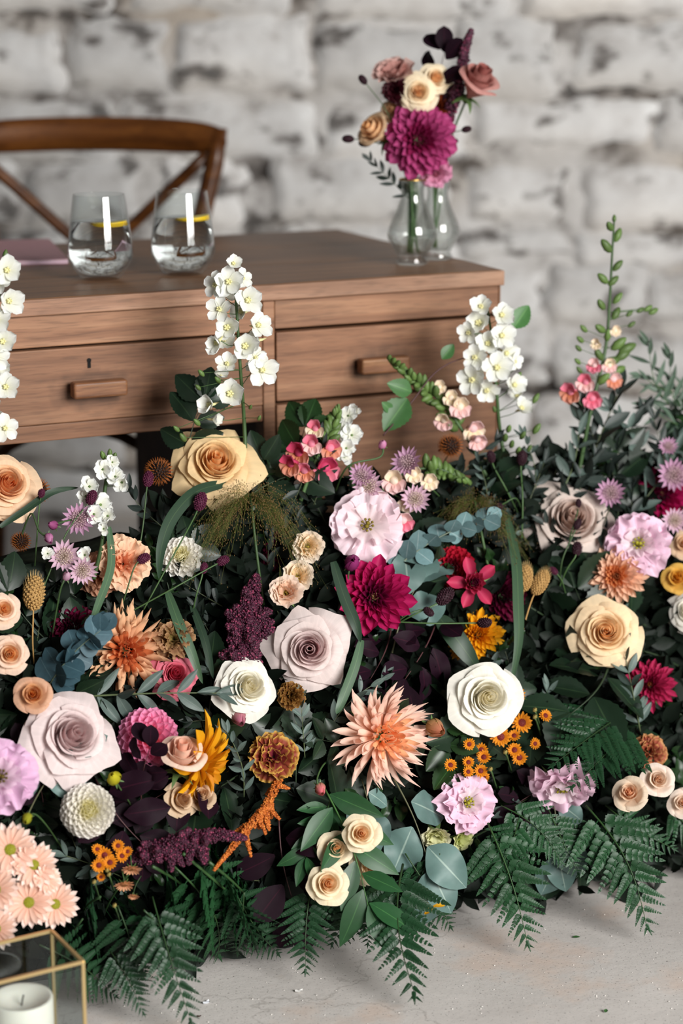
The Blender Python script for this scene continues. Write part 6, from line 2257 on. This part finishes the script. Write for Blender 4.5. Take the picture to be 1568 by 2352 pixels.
# fountain grass: bursts of hair-fine branches with tiny seeds
def fountain(label, hub, R0, base, off, n, seed):
    rr = random.Random(seed)
    hp = wpt(hub[0], hub[1], off)
    bp = wpt(base[0], base[1], -.03)
    root = link('fountain_grass', None)
    root.location = bp
    root.empty_display_size = .01
    tag(root, label, 'grass')
    k = mpp(hp)
    link('stem', MB().tube(cat_rom([bp - bp, (hp - bp) * .5 + Vector((0, -.01, 0)), hp - bp]), 3.2 * k, 6).mesh('stem'), STEM, root)
    hm, sm = MB(), MB()
    for i in range(n):
        a = rr.uniform(0, 2 * PI)
        d = Vector((math.cos(a) * 1.0, rr.uniform(-.8, .3), abs(math.sin(a)) * .8 * rr.uniform(.2, 1) - .2)).normalized()
        L = R0 * k * rr.uniform(.35, 1.1)
        pts = []
        for j in range(8):
            t = j / 7
            pts.append(hp - bp + d * L * t + Vector((0, -.06 * L * t * t, -1.0 * L * t ** 2.0)))
        hm.tube(pts, .26 * k, 3, False)
        for j in range(3, 8):
            for _ in range(3):
                q = pts[j] + Vector((rr.gauss(0, 1), rr.gauss(0, 1), rr.gauss(0, 1))) * 9 * k
                sm.octa(q, 1.15 * k, (.8, .8, 2.2))
                if rr.random() < .5:
                    hm.tube([pts[j - 1], q], .2 * k, 3, False)
    o = link('branches', hm.mesh('branches'), leaf_mat('5f6428', None, 'grass_hair', .5, .1), root)
    o['kind'] = 'stuff'
    o = link('seeds', sm.mesh('seeds'), leaf_mat('6a5230', None, 'grass_seed', .5, .0), root)
    o['kind'] = 'stuff'


fountain('feathery fountain grass burst below the large peach rose', (575, 1140), 165, (605, 1390), .03, 150, 4)
fountain('feathery fountain grass burst between the right delphinium and silver-dollar eucalyptus', (1090, 1150), 130, (1120, 1300), .0, 110, 6)

# bunny tail grasses
BT = grains_ellipsoid(160, .55, 1.0, .10, 9)
_h = MB()
for k_ in range(160):
    q_ = (k_ + .5) / 160
    ph_ = math.acos(1 - 2 * q_)
    a_ = k_ * GA
    d_ = Vector((.55 * math.sin(ph_) * math.cos(a_), .55 * math.sin(ph_) * math.sin(a_), -math.cos(ph_)))
    _h.tube([d_ * .9, d_ * 1.15 + Vector((0, 0, .28))], [.012, .003], 3, False)
BTH = _h.mesh('hairs')
BTM = plain('b08a52', .8, 0, 'straw_head', .25, 60)
BTM2 = plain('c9a970', .8, 0, 'straw_hair', .1)
for (x, y, r, path, lab) in ((1205, 1328, 30, [(1200, 1370, -.01), (1195, 1430, -.02), (1185, 1500, -.05)], 'straw-coloured bunny tail grass beside the long grass blade'), (1240, 1338, 31, [(1222, 1375, -.01), (1205, 1430, -.02), (1190, 1500, -.05)], 'straw-coloured bunny tail grass beside the large rose leaves'),
                             (78, 1362, 42, [(76, 1420, 0), (75, 1480, -.01), (80, 1550, -.05)], 'brown bunny tail grass behind the apricot spray roses')):
    hp = wpt(x, y, 0)
    p2 = [wpt(a, b, o_) for (a, b, o_) in path]
    root = link('bunny_tail_grass', None)
    root.location = p2[-1]
    tag(root, lab, 'grass')
    pts = cat_rom([hp] + p2)
    link('stem', MB().tube([p - p2[-1] for p in pts], 1.8 * mpp(hp), 5).mesh('stem'), BTM, root)
    M = Matrix.Translation(hp - p2[-1]) @ frame((pts[0] - pts[3]).normalized()) @ Matrix.Scale(r * mpp(hp), 4)
    h_ = link('seed_head', BT, BTM, root, M)
    o = link('hairs', BTH, BTM2, h_)
    o['kind'] = 'stuff'

# ================================================================== BOUQUET IN THE VASES
YV = V1.y


def vb(kind, px, py, r, face, mt, name, label, cat, dy=0.0, zs=1.0, vs=None):
    p = at_y(px, py, YV + dy)
    M0 = bloom(kind, px, py, r, face, mt, name, label, cat, p=p, zs=zs)
    # long stem down into the vase instead of the short one
    for c in list(M0.children):
        if c.name.startswith('stem'):
            bpy.data.objects.remove(c)
    v = vs or V1
    MW = ROOTM[M0.name]
    inv = MW.inverted()
    tgt = v + Vector((RND.uniform(-.008, .008), RND.uniform(-.008, .008), .016))
    neck = v + Vector((RND.uniform(-.006, .006), RND.uniform(-.006, .006), .105))
    start = MW @ Vector((0, 0, -.1))
    back = MW @ Vector((0, 0, -.8))
    pts = cat_rom([start, back.lerp(neck, .3), neck, tgt], 6)
    link('stem', MB().tube([inv @ p_ for p_ in pts], 2.6 * mpp(p) / (r * mpp(p)), 6).mesh('stem'), STEM, M0)
    return M0


vb('dahlia_full', 965, 318, 84, (0.05, .1), mats('8a1448', 'b4477e', '7a1040'), 'dahlia', 'magenta dahlia facing out of the glass vase', 'dahlia', -.03)
vb('rose0', 960, 212, 42, (0, .25), C_SPRAY, 'spray_rose', 'cream rose directly above the vase dahlia', 'rose', -.01)
vb('spray0', 1000, 180, 36, (.25, .4), C_SPRAY, 'spray_rose', 'smaller cream rose next to the dusty pink rose in the vase', 'rose', .01)
vb('cup', 1085, 205, 56, (.9, 1.5), C_DUSTY, 'rose', 'dusty pink rose with copper edges on the right of the vase bouquet', 'rose', .0, vs=V2)
vb('lis2', 908, 172, 60, (-.2, 1.5), C_MAUVE, 'lisianthus', 'dusty mauve lisianthus on top of the vase bouquet', 'lisianthus', .015)
vb('cup', 872, 312, 46, (-1.1, .9), mats('e8a868', 'e9c8a2'), 'rose', 'peach rose at the side of the vase dahlia', 'rose', .0)
vb('spray0', 900, 252, 30, (-.3, .5), C_TAN, 'spray_rose', 'tan rose tucked between the peach rose and cream rose in the vase', 'rose', .015)
vb('carn1', 905, 205, 34, (-.2, .2), mats('2a060e', '3c0a16'), 'cosmos', 'nearly black ruffled flower below the mauve lisianthus in the vase', 'flower', -.005)
vb('carn1', 1008, 242, 36, (.2, .4), mats('5a2008', '8a3a18'), 'carnation', 'rust brown carnation behind the vase dahlia', 'carnation', .015, vs=V2)
vb('carn0', 1022, 262, 26, (.3, .2), mats('3a0a18', '5a1830'), 'carnation', 'dark maroon carnation under the dusty pink vase rose', 'carnation', .02, vs=V2)
vb('lis1', 1002, 402, 38, (.3, -.6), mats('d88aa8', 'dc9ab8', '8a3a50'), 'lisianthus', 'pink lisianthus drooping below the vase dahlia', 'lisianthus', .0, vs=V2)
for (x, y, r, lab) in ((833, 183, 11, 'dark burnet head beside the mauve lisianthus of the vase bouquet'), (799, 319, 12, 'outermost dark burnet head beside the peach vase rose'), (838, 328, 13, 'dark burnet head just below the peach vase rose'), (1071, 297, 10, 'dark burnet head under the dusty pink vase rose'), (1043, 324, 8, 'tiny dark burnet head at the edge of the vase dahlia')):
    hp = at_y(x, y, YV)
    root = link('burnet', None)
    root.location = V1 + Vector((0, 0, .03))
    tag(root, lab, 'burnet')
    pts = cat_rom([hp, hp.lerp(V1 + Vector((0, .01, .15)), .55) + Vector((0, 0, .004)), V1 + Vector((0, 0, .108)), V1 + Vector((RND.uniform(-.006, .006), .004, .03))])
    link('stem', MB().tube([p - root.location for p in pts], .0007, 5).mesh('stem'), STEM, root)
    link('flower_head', BUR, BURD, root, Matrix.Translation(hp - root.location) @ frame((pts[0] - pts[2]).normalized()) @ Matrix.Scale(r * mpp(hp) * 1.1, 4))
# amaranth spike and smoke-bush leaves
_oldS = wpt


def wpt(px, py, off=0.0):
    return at_y(px, py, YV + .01 + off)


amaranth('amaranth', 'dark burgundy amaranth spike rising from the top of the vase bouquet', [(1035, 250), (1058, 180), (1066, 120), (1082, 70)], (.0, .0, .0, .0), 13, AMB, 900, 4.4, 0, 5)
wpt = _oldS
SPm = at_y(1010, 260, YV + .015)
sprig('cotinus0', None, None, 0, 0, L_COT, 'smoke_bush_sprig', 'dark purple leaves behind the cream roses of the vase bouquet', 'foliage', pb=at_y(1005, 300, YV + .02), pt=at_y(1020, 120, YV + .03))
sprig('euc1', None, None, 0, 0, L_EUCD, 'eucalyptus_sprig', 'green leafy stem under the peach rose of the vase bouquet', 'foliage', pb=V1 + Vector((-.004, 0, .09)), pt=at_y(850, 368, YV))

# ================================================================== SMALL DEBRIS ON THE FLOOR
def debris(px, py, me, mt, s, rot, name, label, cat):
    p = at_z(px, py, 0.0016)
    o = link(name, me, mt)
    o.matrix_local = Matrix.Translation(p) @ Matrix.Rotation(rot, 4, 'Z') @ Matrix.Scale(s, 4)
    tag(o, label, cat)


FLAKE = MB().sheet(lambda s, t: (t - .5, s * .35 * (1 - .5 * abs(t - .5)) + .1 * math.sin(t * 7), .06 + .10 * math.sin(s * 3 + t * 5)), 4, 5).mesh('flake')
debris(1315, 2153, leaf_mesh(.3, .2, .05), LV, .010, .3, 'leaf_fragment', 'small green leaf scrap alone on the pale floor', 'leaf')
debris(1390, 2326, leaf_mesh(.4, .4, -.3), LV, .006, 1.3, 'leaf_fragment', 'tiny dark leaf crumb on the floor near the bottom edge', 'leaf')
debris(474, 2302, FLAKE, plain('e4e6ec', .5, 0, 'white_flake'), .009, .6, 'paper_scrap', 'white paper flake on the floor beside the trailing fern', 'scrap')
debris(686, 2276, FLAKE, plain('e8e6e2', .5, 0, 'white_flake2'), .009, .1, 'paper_scrap', 'white fleck of paint on the floor in the middle', 'scrap')
debris(457, 2334, FLAKE, plain('3a2018', .7, 0, 'brown_flake'), .005, .1, 'leaf_fragment', 'brown petal crumb on the floor beside the trailing fern', 'leaf')
YP = petal_mat('d99a10', 'efb52a')
for (x, y, r_) in ((955, 2080, .3), (975, 2100, 1.0), (995, 2082, .1)):
    p = S(x, y, .075)
    o = link('fallen_petal', dpetal(.22, .4, .05, 1.1), YP)
    o.matrix_local = leaf_m(p, (math.cos(r_), .2, math.sin(r_) * .4), (0, -.6, 1), .015)
    tag(o, 'yellow fallen petal caught on the fern frond', 'petal', 'fallen yellow petals')
grit = MB()
rg = random.Random(5)
for k in range(220):
    px, py = rg.uniform(250, 1620), rg.uniform(2080, 2400)
    p = at_z(px, py, 0.0)
    grit.octa(p + Vector((0, 0, .0003)), rg.uniform(.0005, .0013), (1.3, 1, .5))
o = link('floor_grit', grit.mesh('floor_grit'), plain('d8d4ce', .7, 0, 'white_grit', .2))
tag(o, 'tiny pale grit grains scattered over the floor', 'grit', None, 'stuff')
